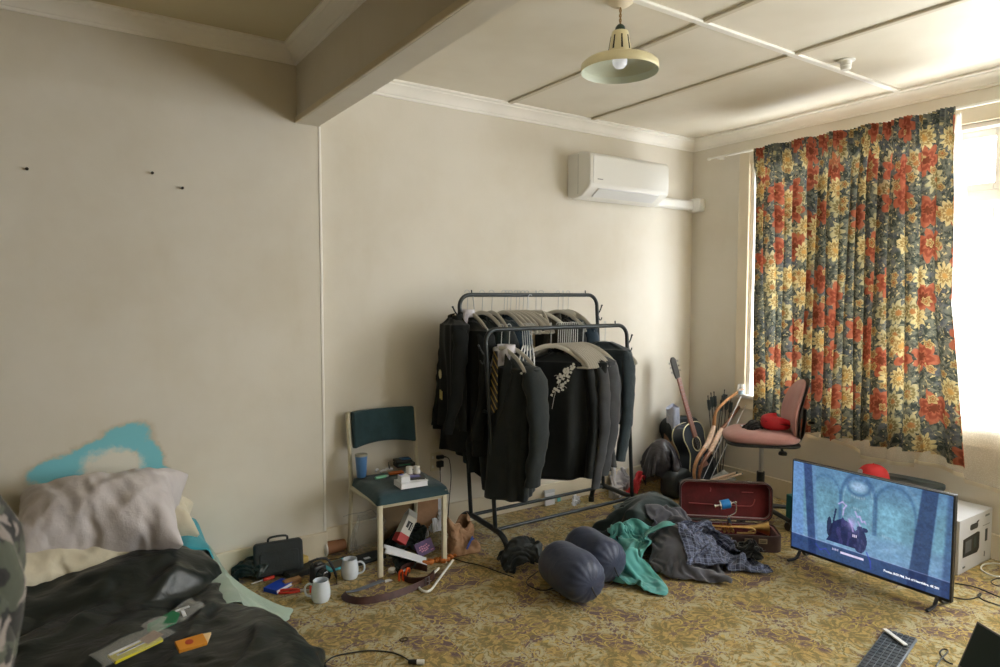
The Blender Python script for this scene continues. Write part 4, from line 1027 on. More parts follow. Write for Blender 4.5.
M_PILL = mat('white_pill_plastic', srgb(228,226,222), .35)
for k, (px, py) in enumerate(((410.5,478.5),(418,478))):
    t_ = thing('pill_bottle', ('left white pill bottle standing behind the book on the chair','right white pill bottle standing behind the book on the chair')[k], 'pill bottle', on_seat(px, py)+Vector((0,.015,0)), 0, 'pill bottles on the chair')
    G().lathe([(0,0),(.019,0),(.020,.002),(.020,.042),(.016,.048),(.015,.05),(0,.05)], 24).build('bottle_body', M_PILL, t_)
    G().lathe([(0,.049),(.0185,.049),(.0185,.064),(.017,.066),(0,.066)], 24).build('cap', M_PILL, t_)
    G().lathe([(.0203,.012),(.0206,.012),(.0206,.026),(.0203,.026)], 24, closed=True).build('label_band', mat('label_grey', srgb(150,130,140), .5), t_)
t_ = thing('lighter', 'mint green lighter at the front left of the things on the chair', 'lighter', on_seat(381,479)+Vector((0,0,.011)), .12)
g = G(); g.tube([(-.035,0,0),(.03,0,0)], .0125, 14, flat=((0,0,1),.7,1)); g.build('lighter_body', mat('mint_plastic', srgb(120,190,160), .35), t_, bevel=.002)
G().box((.038,0,.001),(.014,.02,.014)).build('wheel_guard', M_STEEL, t_, bevel=.002)
t_ = thing('orange_packet', 'orange flat packet in the middle of the things on the chair', 'packet', on_seat(396,474)+Vector((0,0,.004)), -.15)
G().box((0,0,.004),(.085,.04,.010)).build('packet_body', mat('orange_plastic', srgb(206,110,50), .5), t_, bevel=.002)
t_ = thing('wallet', 'black bulging wallet with a blue strip at the back of the chair seat', 'wallet', on_seat(405,466)+Vector((0,.01,0)), -.1)
g = G(); g.box((0,0,.012),(.12,.075,.024)); g.box((-.01,.0,.034),(.105,.07,.018),(0,.06,0)); g.build('wallet_body', mat('black_leather', (.015,.017,.016), .5), t_, bevel=.006)
G().box((.005,0,.0455),(.06,.05,.004)).build('blue_strip', mat('blue_strip', srgb(30,90,140), .4), t_)
G().box((-.01,-.0375,.016),(.07,.002,.006)).build('green_tab', M_GREEN, t_)
for k, (px, py, a, c) in enumerate(((383,473,.3,0),(389,471,-.4,0),(377,472,.9,0))):
    o = G().tube([(-.022,0,0),(0,.003,.006),(.022,0,.001)], .007, 8, smooth=3).build('crumpled_tissue', M_PAPER); put(o, on_seat(px,py)+Vector((0,0,.008)), (0,0,a)); tag(o, ('small crumpled white scrap behind the mint lighter','small twisted white scrap behind the orange packet on the chair','small white scrap at the left of the things on the chair')[k], 'scrap', 'white scraps on the chair')
t_ = thing('pen', 'black pen resting on the scraps at the back of the chair', 'pen', on_seat(389,470)+Vector((0,0,.022)), 1.2)
g = G(); g.tube([(-.04,0,0),(.04,0,.012)], .004, 8); g.build('barrel', M_BLACK, t_); G().tube([(.04,0,.012),(.055,0,.0145)], [.0035,.001], 8).build('tip', M_STEEL, t_)

# ------------------------------------------------------------------ wall socket, plugs and leads
wsx = fy(437, 461, 3.70)
so = thing('wall_socket', 'cream double wall socket behind the side chair', 'socket', (wsx.x, 3.70, wsx.z))
G().box((-.012,-.005,.0),(.078,.010,.118)).build('face_plate', M_CREAMMET, so, bevel=.003)
for dz in (.03,-.03): G().box((-.035,-.011,dz),(.010,.004,.016)).build('switch', M_PLWH, so, bevel=.001)
for k, (dz, lb) in enumerate(((.030,'upper black plug in the wall socket'),(-.015,'lower square black plug in the wall socket'))):
    t_ = thing('power_plug', lb, 'plug', (wsx.x+.008, 3.688, wsx.z+dz), 0, 'plugs in the wall socket')
    G().box((0,-.014,0),(.045 if k else .048,.026,.040 if k else .024)).build('plug_body', M_BLACK, t_, bevel=.005)
    if k == 0: G().tube([(.02,-.014,0),(.045,-.014,-.006)], [.006,.004], 8).build('strain_relief', M_BLACK, t_)
    else: G().tube([(.0,-.014,-.018),(.0,-.014,-.045)], [.006,.003], 8).build('strain_relief', M_BLACK, t_)
X_, Z_ = wsx.x, wsx.z
g = G(); g.tube([(X_+.053,3.674,Z_+.024),(X_+.075,3.672,Z_-.0),(X_+.085,3.668,Z_-.10),(X_+.07,3.66,Z_-.22),(X_+.06,3.66,.1),(X_+.05,3.64,.006),(X_+.10,3.52,.004),(X_+.05,3.40,.004)], .0028, 7, smooth=6)
tag(g.build('power_lead', M_BLACK), 'black lead looping down from the upper plug beside the chair', 'cable')
g = G(); g.tube([(X_+.008,3.674,Z_-.062),(X_+.006,3.668,Z_-.12),(X_-.01,3.655,Z_-.25),(X_+.0,3.65,.08),(X_-.02,3.60,.004),(X_-.05,3.50,.004)], .0025, 7, smooth=6)
tag(g.build('power_lead', M_BLACK), 'thin black lead dropping straight from the lower plug', 'cable')

# ------------------------------------------------------------------ clutter under and beside the chair
M_BROWNP = mat('brown_kraft_paper', srgb(166,130,100), .85, var=.12, vscale=14, bump=.5, bscale=24, bdist=.01)
M_CUPP = mat('kraft_cup_card', srgb(150,104,72), .75, var=.05)
M_MUG = mat('white_glazed_ceramic', srgb(214,222,232), .18)
M_LEATHER = mat('dark_brown_leather', srgb(74,44,40), .5, var=.2, vscale=30, bump=.3, bscale=80)
def mug(px, py, rz, lb):
    t_ = thing('mug', lb, 'mug', fz(px, py), rz, 'white mugs on the carpet')
    g = G(); g.lathe([(0,.003),(.030,.0),(.038,.004),(.0445,.020),(.0455,.030),(.0450,.036),(.0462,.040),(.0455,.046),(.0455,.056),(.042,.080),(.0365,.102),(.0372,.105),(.0345,.105),(.034,.100),(.040,.075),(.0425,.045),(.040,.018),(.030,.008),(0,.007)], 40); g.build('mug_body', M_MUG, t_, angle=30)
    g = G(); g.tube([(.040,0,.084),(.058,0,.088),(.074,0,.074),(.076,0,.052),(.066,0,.032),(.043,0,.024)], .0058, 10, smooth=5, flat=((0,1,0),1.25,.9)); g.build('handle', M_MUG, t_)
mug(321, 601, PI-.5, 'white mug in front, its handle to the left')
mug(350, 578, -.55, 'white mug behind the front one, its handle to the right')
# paper cup on its side
t_ = thing('paper_cup', 'brown takeaway paper cup with a white lid lying by the wall step', 'cup', fz(325,556)+Vector((.0,.0,.042)), .05)
R_ = T(ry=PI/2)
g = G(); g.lathe([(0,0),(.038,0),(.039,.003),(.031,.115),(.030,.12),(0,.12)], 32, M=R_); g.build('cup_body', M_CUPP, t_)
g = G(); g.lathe([(0,-.014),(.030,-.014),(.033,-.010),(.037,-.006),(.042,-.004),(.042,.005),(.038,.006),(0,.004)], 32, M=R_); g.build('lid', M_PLWH, t_)
# camera (black) standing on the carpet
t_ = thing('camera', 'black camera standing on end on the carpet behind the front mug', 'camera', fz(318,583), .3)
g = G(); g.box((0,0,.05),(.075,.05,.10)); g.box((.0,-.005,.105),(.04,.03,.02)); g.build('camera_body', M_BLACK, t_, bevel=.008)
g = G(); g.lathe([(0,0),(.030,0),(.030,.03),(.027,.034),(.027,.05),(.022,.052),(.021,.044),(0,.040)], 28, M=T(.0,-.025,.055, rx=PI/2)); g.build('lens', mat('lens_black', (.01,.01,.012), .2), t_)
g = G(); g.tube([(-.03,.0,.11),(-.05,-.01,.13),(-.01,-.03,.14),(.04,-.03,.12),(.07,-.04,.06),(.08,-.05,.008),(.05,-.09,.006)], .004, 8, smooth=5, flat=((0,0,1),1.6,.4)); g.build('strap', M_BLACK, t_)
# bags against the wall
M_BAGN = mat('black_nylon', (.018,.024,.026), .6, bump=.4, bscale=120, var=.2, vscale=10)
t_ = thing('laptop_bag', 'black laptop bag leaning against the left wall', 'bag', (1.0, 3.60, .0), .0)
t_.location = fz(277,572); t_.location.y = 3.545; t_.rotation_euler = (-.18, 0, -.12)
g = G(); g.grid(lambda u, v: Vector(((u-.5)*.27*(1-.04*v), -.02+.004*math.sin(u*9), v*.185*(1+.03*math.sin(u*3)))), 12, 10)
g = G(); g.prism(rrect(.25,.175,.02), .055, T(0,0,.09, rx=PI/2)); g.build('bag_body', M_BAGN, t_, bevel=.012, bseg=3)
g = G(); g.prism(rrect(.20,.11,.015), .008, T(0,-.055,.075, rx=PI/2)); g.build('front_pocket', M_BAGN, t_, bevel=.004)
g = G(); g.tube([(-.05,-.02,.175),(-.04,-.03,.200),(.04,-.03,.200),(.05,-.02,.175)], .006, 8, smooth=4); g.build('carry_handle', M_BAGN, t_)
o = cloth('blackbag', 'bin_liner', mat('shiny_black_plastic', (.016,.03,.03), .25), M=T(*fz(250,577))@Matrix.Scale(.78,4)@T(*(-Vector((center('blackbag')[0][0], center('blackbag')[0][1], .01)))), solid=.003); tag(o, 'shiny black plastic bag crumpled between the bed and the laptop bag', 'bag')
# radio-like yellow box
t_ = thing('tape_box', 'yellowed small box with a window, lying on a dark slab by the laptop bag', 'box', fz(297,570)+Vector((0,0,.032)), .35)
G().box((0,0,.018),(.115,.06,.036)).build('box_body', mat('aged_yellow_card', srgb(206,178,104), .6), t_, bevel=.006)
G().box((-.01,0,.0365),(.045,.03,.002)).build('window_print', mat('black_white_print', srgb(60,60,58), .4), t_)
G().box((-.058,0,.018),(.002,.045,.024)).build('end_label', mat('grey_end', srgb(150,145,130), .5), t_)
o = G().box((0,0,.015),(.17,.10,.03)).build('dark_slab', mat('dark_box', (.03,.032,.03), .6), bevel=.003); put(o, fz(300,573)+Vector((0,0,0)), (0,0,.2)); tag(o, 'flat dark box under the yellowed box', 'box')
t_ = thing('wooden_block', 'light wooden block in front of the flat dark box', 'block', fz(292,584), .15)
G().box((0,0,.014),(.09,.035,.028)).build('block_body', mat('pale_wood', srgb(170,128,88), .6, var=.12, vscale=30), t_, bevel=.002)
G().box((0,-.0178,.014),(.06,.001,.012)).build('block_label', mat('grain_dark', srgb(140,100,66), .6), t_)
t_ = thing('blue_book', 'bright blue small book on the carpet by the bed', 'book', fz(279,588), .55)
g = G(); g.box((0,0,.001),(.125,.085,.002)); g.box((0,0,.019),(.125,.085,.002)); g.box((-.0615,0,.01),(.002,.085,.018)); g.build('cover', mat('bright_blue_cover', srgb(26,70,190), .4), t_)
G().box((.001,0,.010),(.119,.080,.0155)).build('pages', M_PAPER, t_)
# red handled pliers
t_ = thing('pliers', 'red handled pliers on the carpet left of the front mug', 'pliers', fz(300,592)+Vector((0,0,.008)), -.45)
for s in (1,-1): G().tube([(.0,s*.004,0),(-.03,s*.016,0),(-.08,s*.018,0),(-.10,s*.012,0)], .0065, 8, smooth=3).build('handle', mat('red_rubber', srgb(206,52,34), .45), t_)
g = G(); g.tube([(0,0,0),(.02,.0,0),(.045,0,0)], [.010,.009,.003], 10, flat=((0,0,1),.6,1)); g.build('jaws', M_STEEL, t_)
t_ = thing('screwdriver', 'screwdriver with a red handle standing out from under the dark duvet side', 'screwdriver', fz(269,580)+Vector((0,0,.009)), .1)
G().tube([(-.03,0,0),(.025,0,0),(.03,0,0)], [.009,.009,.005], 10).build('handle', mat('red_plastic', srgb(212,60,40), .4), t_); G().tube([(-.03,0,0),(-.09,0,-.004)], .003, 8).build('shaft', M_STEEL, t_)
t_ = thing('marker', 'short red marker standing behind the front mug', 'marker', fz(311,591)+Vector((0,0,.01)), 1.3)
G().tube([(-.03,0,0),(.025,0,0)], .008, 10).build('barrel', mat('red_marker', srgb(210,60,44), .4), t_); G().tube([(.025,0,0),(.045,0,0)], .0085, 10).build('cap', M_BLACK, t_)
# small turquoise-framed case
t_ = thing('turquoise_case', 'flat turquoise-edged case behind the second mug', 'case', fz(337,566), .2)
G().box((0,0,.006),(.15,.11,.012)).build('case_body', mat('turquoise_plastic', srgb(60,170,190), .4), t_, bevel=.004)
G().box((.0,0,.0125),(.10,.09,.002)).build('case_panel', mat('dark_grey_panel', srgb(90,88,80), .5), t_)
o = G().box((0,0,.010),(.20,.11,.02)).build('black_case', M_BAGN, bevel=.006); put(o, fz(366,560), (0,0,.12)); tag(o, 'flat black case lying under the left side of the chair', 'case')
o = G().box((0,0,0),(.035,.022,.002)).build('paper_tag', M_PAPER); put(o, fz(367,558,.022)+Vector((0,0,0)), (0,0,.1)); tag(o, 'small white tag lying on the flat black case', 'tag')
# clear plastic bag
t_ = thing('clear_bag', 'crumpled clear plastic bag standing under the chair by the wall', 'bag', fz(367,552), 0)
g = G()
def bagf(u, v):
    th = 2*PI*u; r_ = .085*(1-.25*v+.18*math.sin(v*PI))*(1+.22*math.sin(th*5+v*4)+.15*nz(math.cos(th)*3,math.sin(th)*3,v*6))
    if v > .8: r_ *= 1+.5*(v-.8)/.2*math.sin(th*3)
    return Vector((r_*math.cos(th)+.03*v, r_*.6*math.sin(th)+.01, .004+.22*v))
g.grid(bagf, 48, 24, wrapu=True); g.build('bag_film', M_CLEAR, t_)
g = G(); g.tube([(.06,0,.21),(.03,.0,.245),(-.02,0,.24),(-.09,.02,.235),(-.13,.03,.225)], .003, 6, smooth=5); g.build('bag_handle', M_CLEAR, t_)
# cardboard and papers leaning behind the chair
t_ = thing('cardboard_sheet', 'brown cardboard sheet with two holes leaning against the back wall behind the chair', 'cardboard', (0,0,0), .0)
pc_ = fz(424,537); t_.location = (pc_.x+.02, 3.60, .0); t_.rotation_euler = (-.10, .06, .0)
G().prism(rrect(.155,.27,.004), .006, T(0,0,.165, rx=PI/2)).build('sheet', M_BROWNP, t_)
for dx in (-.03,.055): G().prism(rrect(.012,.02,.005), .0015, T(dx,-.006,.27, rx=PI/2)).build('hole', M_BLACK, t_)
o = G().prism(rrect(.10,.25,.003), .002, T(0,0,.13, rx=PI/2)).build('paper_sheet', M_PAPER); put(o, (pc_.x+.125, 3.625, 0), (-.08,.02,0)); tag(o, 'white paper sheet leaning beside the brown cardboard', 'paper')
o = G().prism(rrect(.24,.26,.004), .008, T(0,0,.13, rx=PI/2)).build('brown_folder', mat('dull_brown_card', srgb(128,106,76), .8)); put(o, (pc_.x-.16, 3.60, 0), (-.12,.0,.1)); tag(o, 'dull brown card folder leaning behind the red and white box', 'folder')
# red and white milk-style carton
M_REDP = mat('red_print_card', srgb(190,44,44), .5)
cpos = fy(404, 531, 3.38)
t_ = thing('drink_carton', 'red and white printed carton tilted among the rubbish under the chair', 'carton', cpos, 0); t_.rotation_euler = (-.35, .66, -.1)
G().box((0,0,.03),(.065,.055,.115)).build('carton_body', mat('white_carton_card', srgb(214,212,204), .5), t_, bevel=.003)
g = G(); g.box((0,0,-.045),(.066,.056,.05)); g.build('red_band', M_REDP, t_, bevel=.002)
g = G(); g.add([(-.032,-.027,.0875),(.032,-.027,.0875),(.032,.027,.0875),(-.032,.027,.0875),(-.032,0,.125),(.032,0,.125)], [(0,1,5,4),(3,4,5,2),(0,4,3),(1,2,5),(3,2,1,0)]); g.build('gable_top', mat('carton_top', srgb(200,198,190), .5), t_)
g = G(); g.box((-.008,-.0283,.035),(.016,.001,.034)); g.box((.010,-.0283,.03),(.010,.001,.040)); g.box((.0,-.0283,.052),(.034,.001,.008)); g.box((.022,-.0283,.03),(.004,.001,.04)); g.build('black_print', M_BLACK, t_)
# white crumpled envelope
t_ = thing('paper_bundle', 'white folded paper sticking out diagonally under the chair', 'paper', fz(405,556,.06), -.35); t_.rotation_euler = (.15,.42,-.30)
g = G(); g.grid(lambda u, v: Vector(((u-.5)*.25, (v-.5)*.085, .010*math.sin(v*7+u*2)+.012*math.sin(v*PI))), 18, 12); g.build('paper_fold', M_PAPER, t_, solid=.002)
t_ = thing('plastic_can', 'crushed pale blue and silver can under the chair', 'can', fz(418,549)+Vector((0,.0,.04)), .3)
g = G(); g.lathe([(0,-.045),(.022,-.045),(.031,-.036),(.029,-.01),(.032,.02),(.029,.04),(.022,.048),(0,.048)], 28, M=T(ry=1.2)); g.v = [tuple(Vector(v)+Vector((.004*nz(v[0]*50,v[1]*50,v[2]*50),0,.004*nz(v[0]*40+9,v[1]*50,v[2]*50)))) for v in g.v]; g.build('can_body', mat('pale_blue_metal', srgb(170,190,206), .35, .5), t_)
G().lathe([(0,.0485),(.02,.0485),(.021,.047),(.0205,.05),(0,.05)], 24, M=T(ry=1.2)).build('can_end', M_STEEL, t_)
t_ = thing('chocolate_box', 'purple card packet with pink lettering leaning by the front right chair leg', 'packet', fz(427,555), .15); t_.rotation_euler = (-.45, -.18, .12)
G().prism(rrect(.115,.078,.003), .012, T(0,0,.045, rx=PI/2)).build('packet_body', mat('purple_card', srgb(84,44,112), .45), t_, bevel=.001)
g = G()
for k_, (dx, dz, ww) in enumerate(((-.008,.055,.06),(-.004,.042,.075),(-.006,.030,.05))): 
    for q in range(5): g.box((dx+(q-2)*ww/5, -.0125, dz+.002*math.sin(q*2)), (ww/7, .001, .008))
g.box((.038,-.0125,.018),(.018,.001,.006)); g.build('pink_lettering', mat('pink_print', srgb(206,130,170), .5), t_)
# crumpled carrier bag and stuff behind
cb = center('whitebag')
def crump(key, name, m, loc, sc_, rz, lb, cat, solid=.003):
    c_ = center(key); o = cloth(key, name, m, M=Matrix.Rotation(rz,4,'Z')@Matrix.Diagonal((sc_[0],sc_[1],sc_[2],1))@Matrix.Translation((-c_[0][0],-c_[0][1],-c_[1][2]+.003)), solid=solid); o.location = loc
    return tag(o, lb, cat)
M_PLFILM = mat('thin_white_plastic', srgb(216,218,220), .3)
crump('whitebag', 'carrier_bag', M_PLFILM, fz(431,535), (1.05,.8,1.5), .3, 'crumpled thin white plastic bag at the back wall under the chair', 'bag')
crump('blackbag', 'dark_jacket', M_SUITG, fz(404,550), (1.15,.75,1.0), .5, 'dark green jacket crumpled under the rubbish beneath the side chair', 'jacket')
crump('whitebag', 'dark_cloth', M_SUITG, fz(404,567), (1.25,.7,.5), 1.0, 'dark green rag on the carpet under the middle of the chair', 'rag')
# paper bag with blue ribbon mark
t_ = thing('paper_bag', 'crumpled brown paper bag with a blue mark standing right of the chair', 'paper bag', fz(469,556)+Vector((0,.07,0)), -.1)
def pbf(u, v):
    th = 2*PI*u; c_, s_ = math.cos(th), math.sin(th)
    r_ = 1/max(abs(c_)**1.5, abs(s_)**1.5, .72)
    wx, wy = .088*(1-.25*v)+.008*math.sin(v*9), .060*(1-.5*v)
    cr = .010*nz(c_*3+2, s_*3, v*5)+.006*nz(c_*8, s_*8+3, v*12)
    z = .19*v + (.03*math.sin(th*2+.6)+.012*math.sin(th*7))*max(0, v-.6)/.4
    return Vector(((wx+cr)*c_*r_*.92 - .035*v*v, (wy+cr)*s_*r_*.92, z+.003))
g = G(); g.grid(pbf, 64, 30, wrapu=True)
g.add([(.08*math.cos(2*PI*k/24), .055*math.sin(2*PI*k/24), .004) for k in range(24)], [tuple(range(24))]); g.build('bag_body', M_BROWNP, t_, solid=.002)
g = G(); g.prism([(-.028,-.03),(-.018,-.034),(.016,.012),(.034,.016),(.030,.024),(.022,.022),(.024,.036),(.016,.034),(.008,.02),(-.006,.004)], .0015, T(.012,-.068,.075, rx=PI/2-.25)); g.build('blue_mark', mat('blue_ink', srgb(46,74,158), .6), t_)
# kitchen bits between chair leg and belts
t_ = thing('chrome_ball', 'shiny chrome ball fitting on the carpet under the chair', 'fitting', fz(402,564)+Vector((0,.01,0)), 0)
G().lathe([(0,0),(.016,0),(.017,.006),(.012,.012),(0,.013)], 20).build('foot', M_BLACK, t_); G().lathe([(.0,.010),(.010,.014),(.017,.026),(.0185,.034),(.016,.044),(.009,.051),(0,.053)], 24).build('ball', M_CHROME, t_)
o = G().box((0,0,.006),(.06,.03,.012)).build('white_box', M_PAPER, bevel=.001); put(o, fz(402,572), (0,0,.3)); tag(o, 'tiny white box in front of the chrome ball', 'box')
t_ = thing('bottle_top', 'small round white plastic cap next to the front left chair leg', 'cap', fz(392,572)+Vector((.0,0,0)), 0)
G().lathe([(0,0),(.020,0),(.021,.016),(.018,.020),(0,.020)], 24).build('top_body', M_PLWH, t_); G().lathe([(.021,.004),(.0225,.005),(.0225,.009),(.021,.010)], 24, closed=True).build('top_rim', M_PLWH, t_)
# orange carabiner-like tangle
g = G()
g.tube([(-.03,0,.004),(-.028,.0,.045),(-.010,.003,.055),(-.006,0,.03),(-.008,-.004,.004),(-.0,-.01,.004),(.008,-.004,.03),(.02,0,.055),(.036,.004,.05),(.038,.01,.03)], .006, 8, smooth=5, flat=((0,1,0),1.3,.7))
o = g.build('orange_strap', mat('bright_orange_webbing', srgb(230,96,36), .6)); put(o, fz(404,580), (0,0,.1)); tag(o, 'bright orange looped strap standing on the carpet behind the belt', 'strap')
M_ORW = mat('orange_net_rope', srgb(196,116,54), .7, var=.25, vscale=90)
for k, (px, py, rz, lb) in enumerate(((434,563,.1,'orange twisted wrapper left of the front right chair leg'),(449,560,.5,'orange and black patterned wrapper right of the front right chair leg'))):
    g = G(); n_ = 22
    g.tube([(-.06+.12*i/n_, .008*math.sin(i*.9), .012+.004*math.sin(i*1.7)) for i in range(n_+1)], [.006+.010*abs(math.sin(i*.5+.8)) for i in range(n_+1)], 10, flat=((0,0,1),.8,1.3)); o = g.build('orange_wrapper', M_ORW); put(o, fz(px,py)+Vector((0,0,.0)), (0,0,rz)); tag(o, lb, 'wrapper')
# belts
def strap(name, pts, w_, m, lb, parent=None, th=.0035, standing=True):
    """band standing on its edge (or lying flat) along floor points"""
    P_ = catmull([Vector(p) for p in pts], 8); g = G(); vs = []; n_ = len(P_)
    for i, p in enumerate(P_):
        t = (P_[min(i+1,n_-1)]-P_[max(i-1,0)]).normalized()
        tl = pts_tilt(i/(n_-1)) if callable(standing) and False else (standing if not isinstance(standing, (list,tuple)) else float(np.interp(i/(n_-1), np.linspace(0,1,len(standing)), standing)))
        up = Vector((0,0,1)); side = t.cross(up).normalized()
        a = up*tl + side*(1-tl); a = (a - t*a.dot(t)).normalized(); b = t.cross(a)
        base = p + Vector((0,0, .002))
        for (q, r_) in ((0,-th/2),(w_,-th/2),(w_,th/2),(0,th/2)): vs.append(base + a*q + b*r_)
    fs = []
    for i in range(n_-1):
        for k in range(4): fs.append((i*4+k, i*4+(k+1)%4, (i+1)*4+(k+1)%4, (i+1)*4+k))
    fs += [(0,1,2,3), ((n_-1)*4+3,(n_-1)*4+2,(n_-1)*4+1,(n_-1)*4)]
    g.add(vs, fs); return g.build(name, m, parent)
bt = thing('belt', 'dark brown leather belt lying in a long loop in front of the chair', 'belt', (0,0,0))
bt.location = fz(390,595); bo = bt.location
pp = [fz(427,572)-bo, fz(410,569)-bo, fz(401,575)-bo, fz(408,583)-bo, fz(425,583)-bo, fz(434,576)-bo, fz(432,582)-bo, fz(415,591)-bo, fz(390,600)-bo, fz(362,605)-bo, fz(345,602)-bo, fz(341,597)-bo]
o = strap('strap', pp, .034, M_LEATHER, '', bt, standing=[.9,.95,.95,.9,.9,.9,.85,.8,.75,.7,.6,.5])
M_GREYL = mat('grey_suede_lining', srgb(112,118,130), .8, var=.05)
pp2 = [fz(341,597)-bo, fz(345,593)-bo, fz(360,588)-bo, fz(381,580)-bo]
o = strap('strap_end', pp2, .036, M_GREYL, '', bt, standing=[.5,.25,.1,.1])
for k in range(5):
    q = fz(348+7*k, 591-2.5*k)-bo; G().lathe([(0,0),(.0022,0),(.0022,.0006),(0,.0006)], 8, (q.x+.012,q.y-.004,.0075)).build('belt_hole', M_BLACK, bt)
q = fz(425,586)-bo
g = G(); g.tube([q+Vector(v) for v in ((-.0,-.008,.004),(.0,-.008,.044),(.022,-.004,.046),(.024,-.004,.004))], .003, 8, closed=True); g.tube([q+Vector((.01,-.008,.024)), q+Vector((.03,-.012,.026))], .002, 6); g.build('buckle', M_STEEL, bt)
# bent white rod
wr = [fz(439,573)+Vector((0,0,.02)), fz(424,584), fz(419,589), fz(425,593), fz(431,591), fz(437,583), fz(453,565)+Vector((0,0,.02))]
g = G(); g.tube([p+Vector((0,0,.007)) for p in wr], .0065, 10, smooth=4); tag(g.build('bent_white_rod', M_PLWH), 'bent white plastic rod lying over the end of the brown belt', 'rod')
o = G().prism([(-.022,-.012),(.022,-.010),(.016,.014),(-.010,.016)], .002).build('paper_scrap', M_PAPER); put(o, fz(388,581)+Vector((0,0,.001)), (0,0,.1)); tag(o, 'white scrap of paper at the foot of the front left chair leg', 'paper')
cable('thin_cord', 'thin black cord running from the laptop bag towards the mugs', [fz(281,533,.16), fz(300,546,.06), fz(312,557,.01), fz(330,560), fz(352,556)], .0028)
# ------------------------------------------------------------------ soft heap in the middle of the floor
M_COAT = fabric('dark_teal_grey_twill', (.036,.055,.060), .85, sheen=.2)
M_KNITB = fabric('brown_black_knit', (.032,.026,.022), .95, sheen=.2)
M_SWEAT = fabric('grey_blue_sweatshirt', (.105,.108,.135), .9, sheen=.3)
M_MINT = fabric('mint_cotton', srgb(92,166,164), .75, var=.06)
M_BLKC = fabric('washed_black_cotton', (.018,.020,.022), .9)
def plaid():
    t = NT('blue_grey_plaid'); at = t.node('Attribute', {'attribute_name': 'pat'}).outputs['Vector']; s = t.node('SeparateXYZ', None, Vector=at)
    c = srgb(84,92,120)
    def band(k, f, ph): return t.step(t.math('SINE', t.math('ADD', t.math('MULTIPLY', s.outputs[k], f), ph)), .1, .4)
    c = t.mix(t.math('MULTIPLY', band(0, 70, 0), .7), c, srgb(30,36,58)); c = t.mix(t.math('MULTIPLY', band(1, 70, 1), .7), c, srgb(30,36,58))
    c = t.mix(t.math('MULTIPLY', t.step(t.math('SINE', t.math('MULTIPLY', s.outputs[0], 140)), .9, .97), .8), c, srgb(130,140,168))
    c = t.mix(t.math('MULTIPLY', t.step(t.math('SINE', t.math('MULTIPLY', s.outputs[1], 140)), .9, .97), .8), c, srgb(130,140,168))
    t.P(Base_Color=c, Roughness=.85, Sheen_Weight=.2); return t.m
M_PLAID = plaid()
hgp = 'clothes heaped on the carpet'
for key, nm, m, lb, ct in (('coat','coat',M_COAT,'dark teal grey coat spread at the back of the clothes heap','coat'), ('knit','jumper',M_KNITB,'brown-black knit bunched at the left of the clothes heap','jumper'),
    ('grey','sweatshirt',M_SWEAT,'grey-blue sweatshirt crumpled in the middle of the clothes heap','sweatshirt'), ('mint','shirt',M_MINT,'mint green shirt at the front left of the clothes heap','shirt'),
    ('plaid','shirt',M_PLAID,'blue plaid shirt draped over the right of the clothes heap','shirt'), ('black','shirt',M_BLKC,'black top crumpled at the right edge of the clothes heap','shirt')):
    tag(cloth(key, nm, m, solid=.004), lb, ct, hgp)

# two stuffed sacks
M_NAVYN = NT('navy_nylon'); M_NAVYN.P(Base_Color=(.029,.041,.088), Roughness=.5, Specular_IOR_Level=.5, Sheen_Weight=.15); M_NAVYN.bump(M_NAVYN.noise(M_NAVYN.tc.outputs['Object'], 14, 3, .5, .5), .25, .02); M_NAVYN = M_NAVYN.m
def sack(pa, pb, r, lb, seed):
    a, b = Vector(pa), Vector(pb); L = (b-a).length; c = (a+b)/2
    rz = math.atan2((b-a).y, (b-a).x)
    t_ = thing('stuff_sack', lb, 'sack', (c.x, c.y, r), rz, 'navy sacks on the carpet')
    g = G()
    def f(u, v):
        th = 2*PI*u; s = (v-.5)*2; x = s*L/2
        k = abs(s); rr = r*(1-k**5.5)**.5 if k < 1 else 0
        gather = max(0, (k-.52)/.48)
        rr *= 1 + .035*gather*math.sin(th*15+seed)*(1 if s > 0 else .4) + .03*nz(math.cos(th)*1.5+seed, math.sin(th)*1.5, s*2)+ .02*math.sin(s*5+seed)
        z = rr*math.sin(th)*.97; 
        return Vector((x, rr*math.cos(th), max(z, -r*.985)))
    g.grid(f, 96, 60, wrapu=True); g.build('sack_body', M_NAVYN, t_)
    g = G(); g.tube([(L/2-.004,0,-.01),(L/2+.012,0,-.03),(L/2+.004,.02,-.06)], .004, 8, smooth=4); g.build('draw_cord', M_BLACK, t_)
d1 = fz(590,588,.115)-fz(552,562,.115)
c1 = fz(571,572,.115); sack(c1-d1.normalized()*.185, c1+d1.normalized()*.185, .122, 'navy blue stuffed sack in front, nearer the camera', 1.0)
c2 = fz(594,553,.115); sack(c2-d1.normalized()*.185, c2+d1.normalized()*.185, .115, 'navy blue stuffed sack lying behind the nearer sack', 4.0)
crump('blackbag', 'drawstring_bag', M_BAGN, fz(518,571)+Vector((.02,.02,0)), (.86,.86,1.25), .2, 'black drawstring bag slumped between the rack foot and the navy sacks', 'bag')
cable('bag_cord', 'black cord looping out from under the drawstring bag', [fz(538,572), fz(527,581), fz(530,587), fz(543,591), fz(553,589)], .003)
cable('floor_lead', 'long thin black lead on the carpet in front of the paper bag', [fz(447,556), fz(462,562), fz(480,566), fz(500,573), fz(514,578)], .0028)

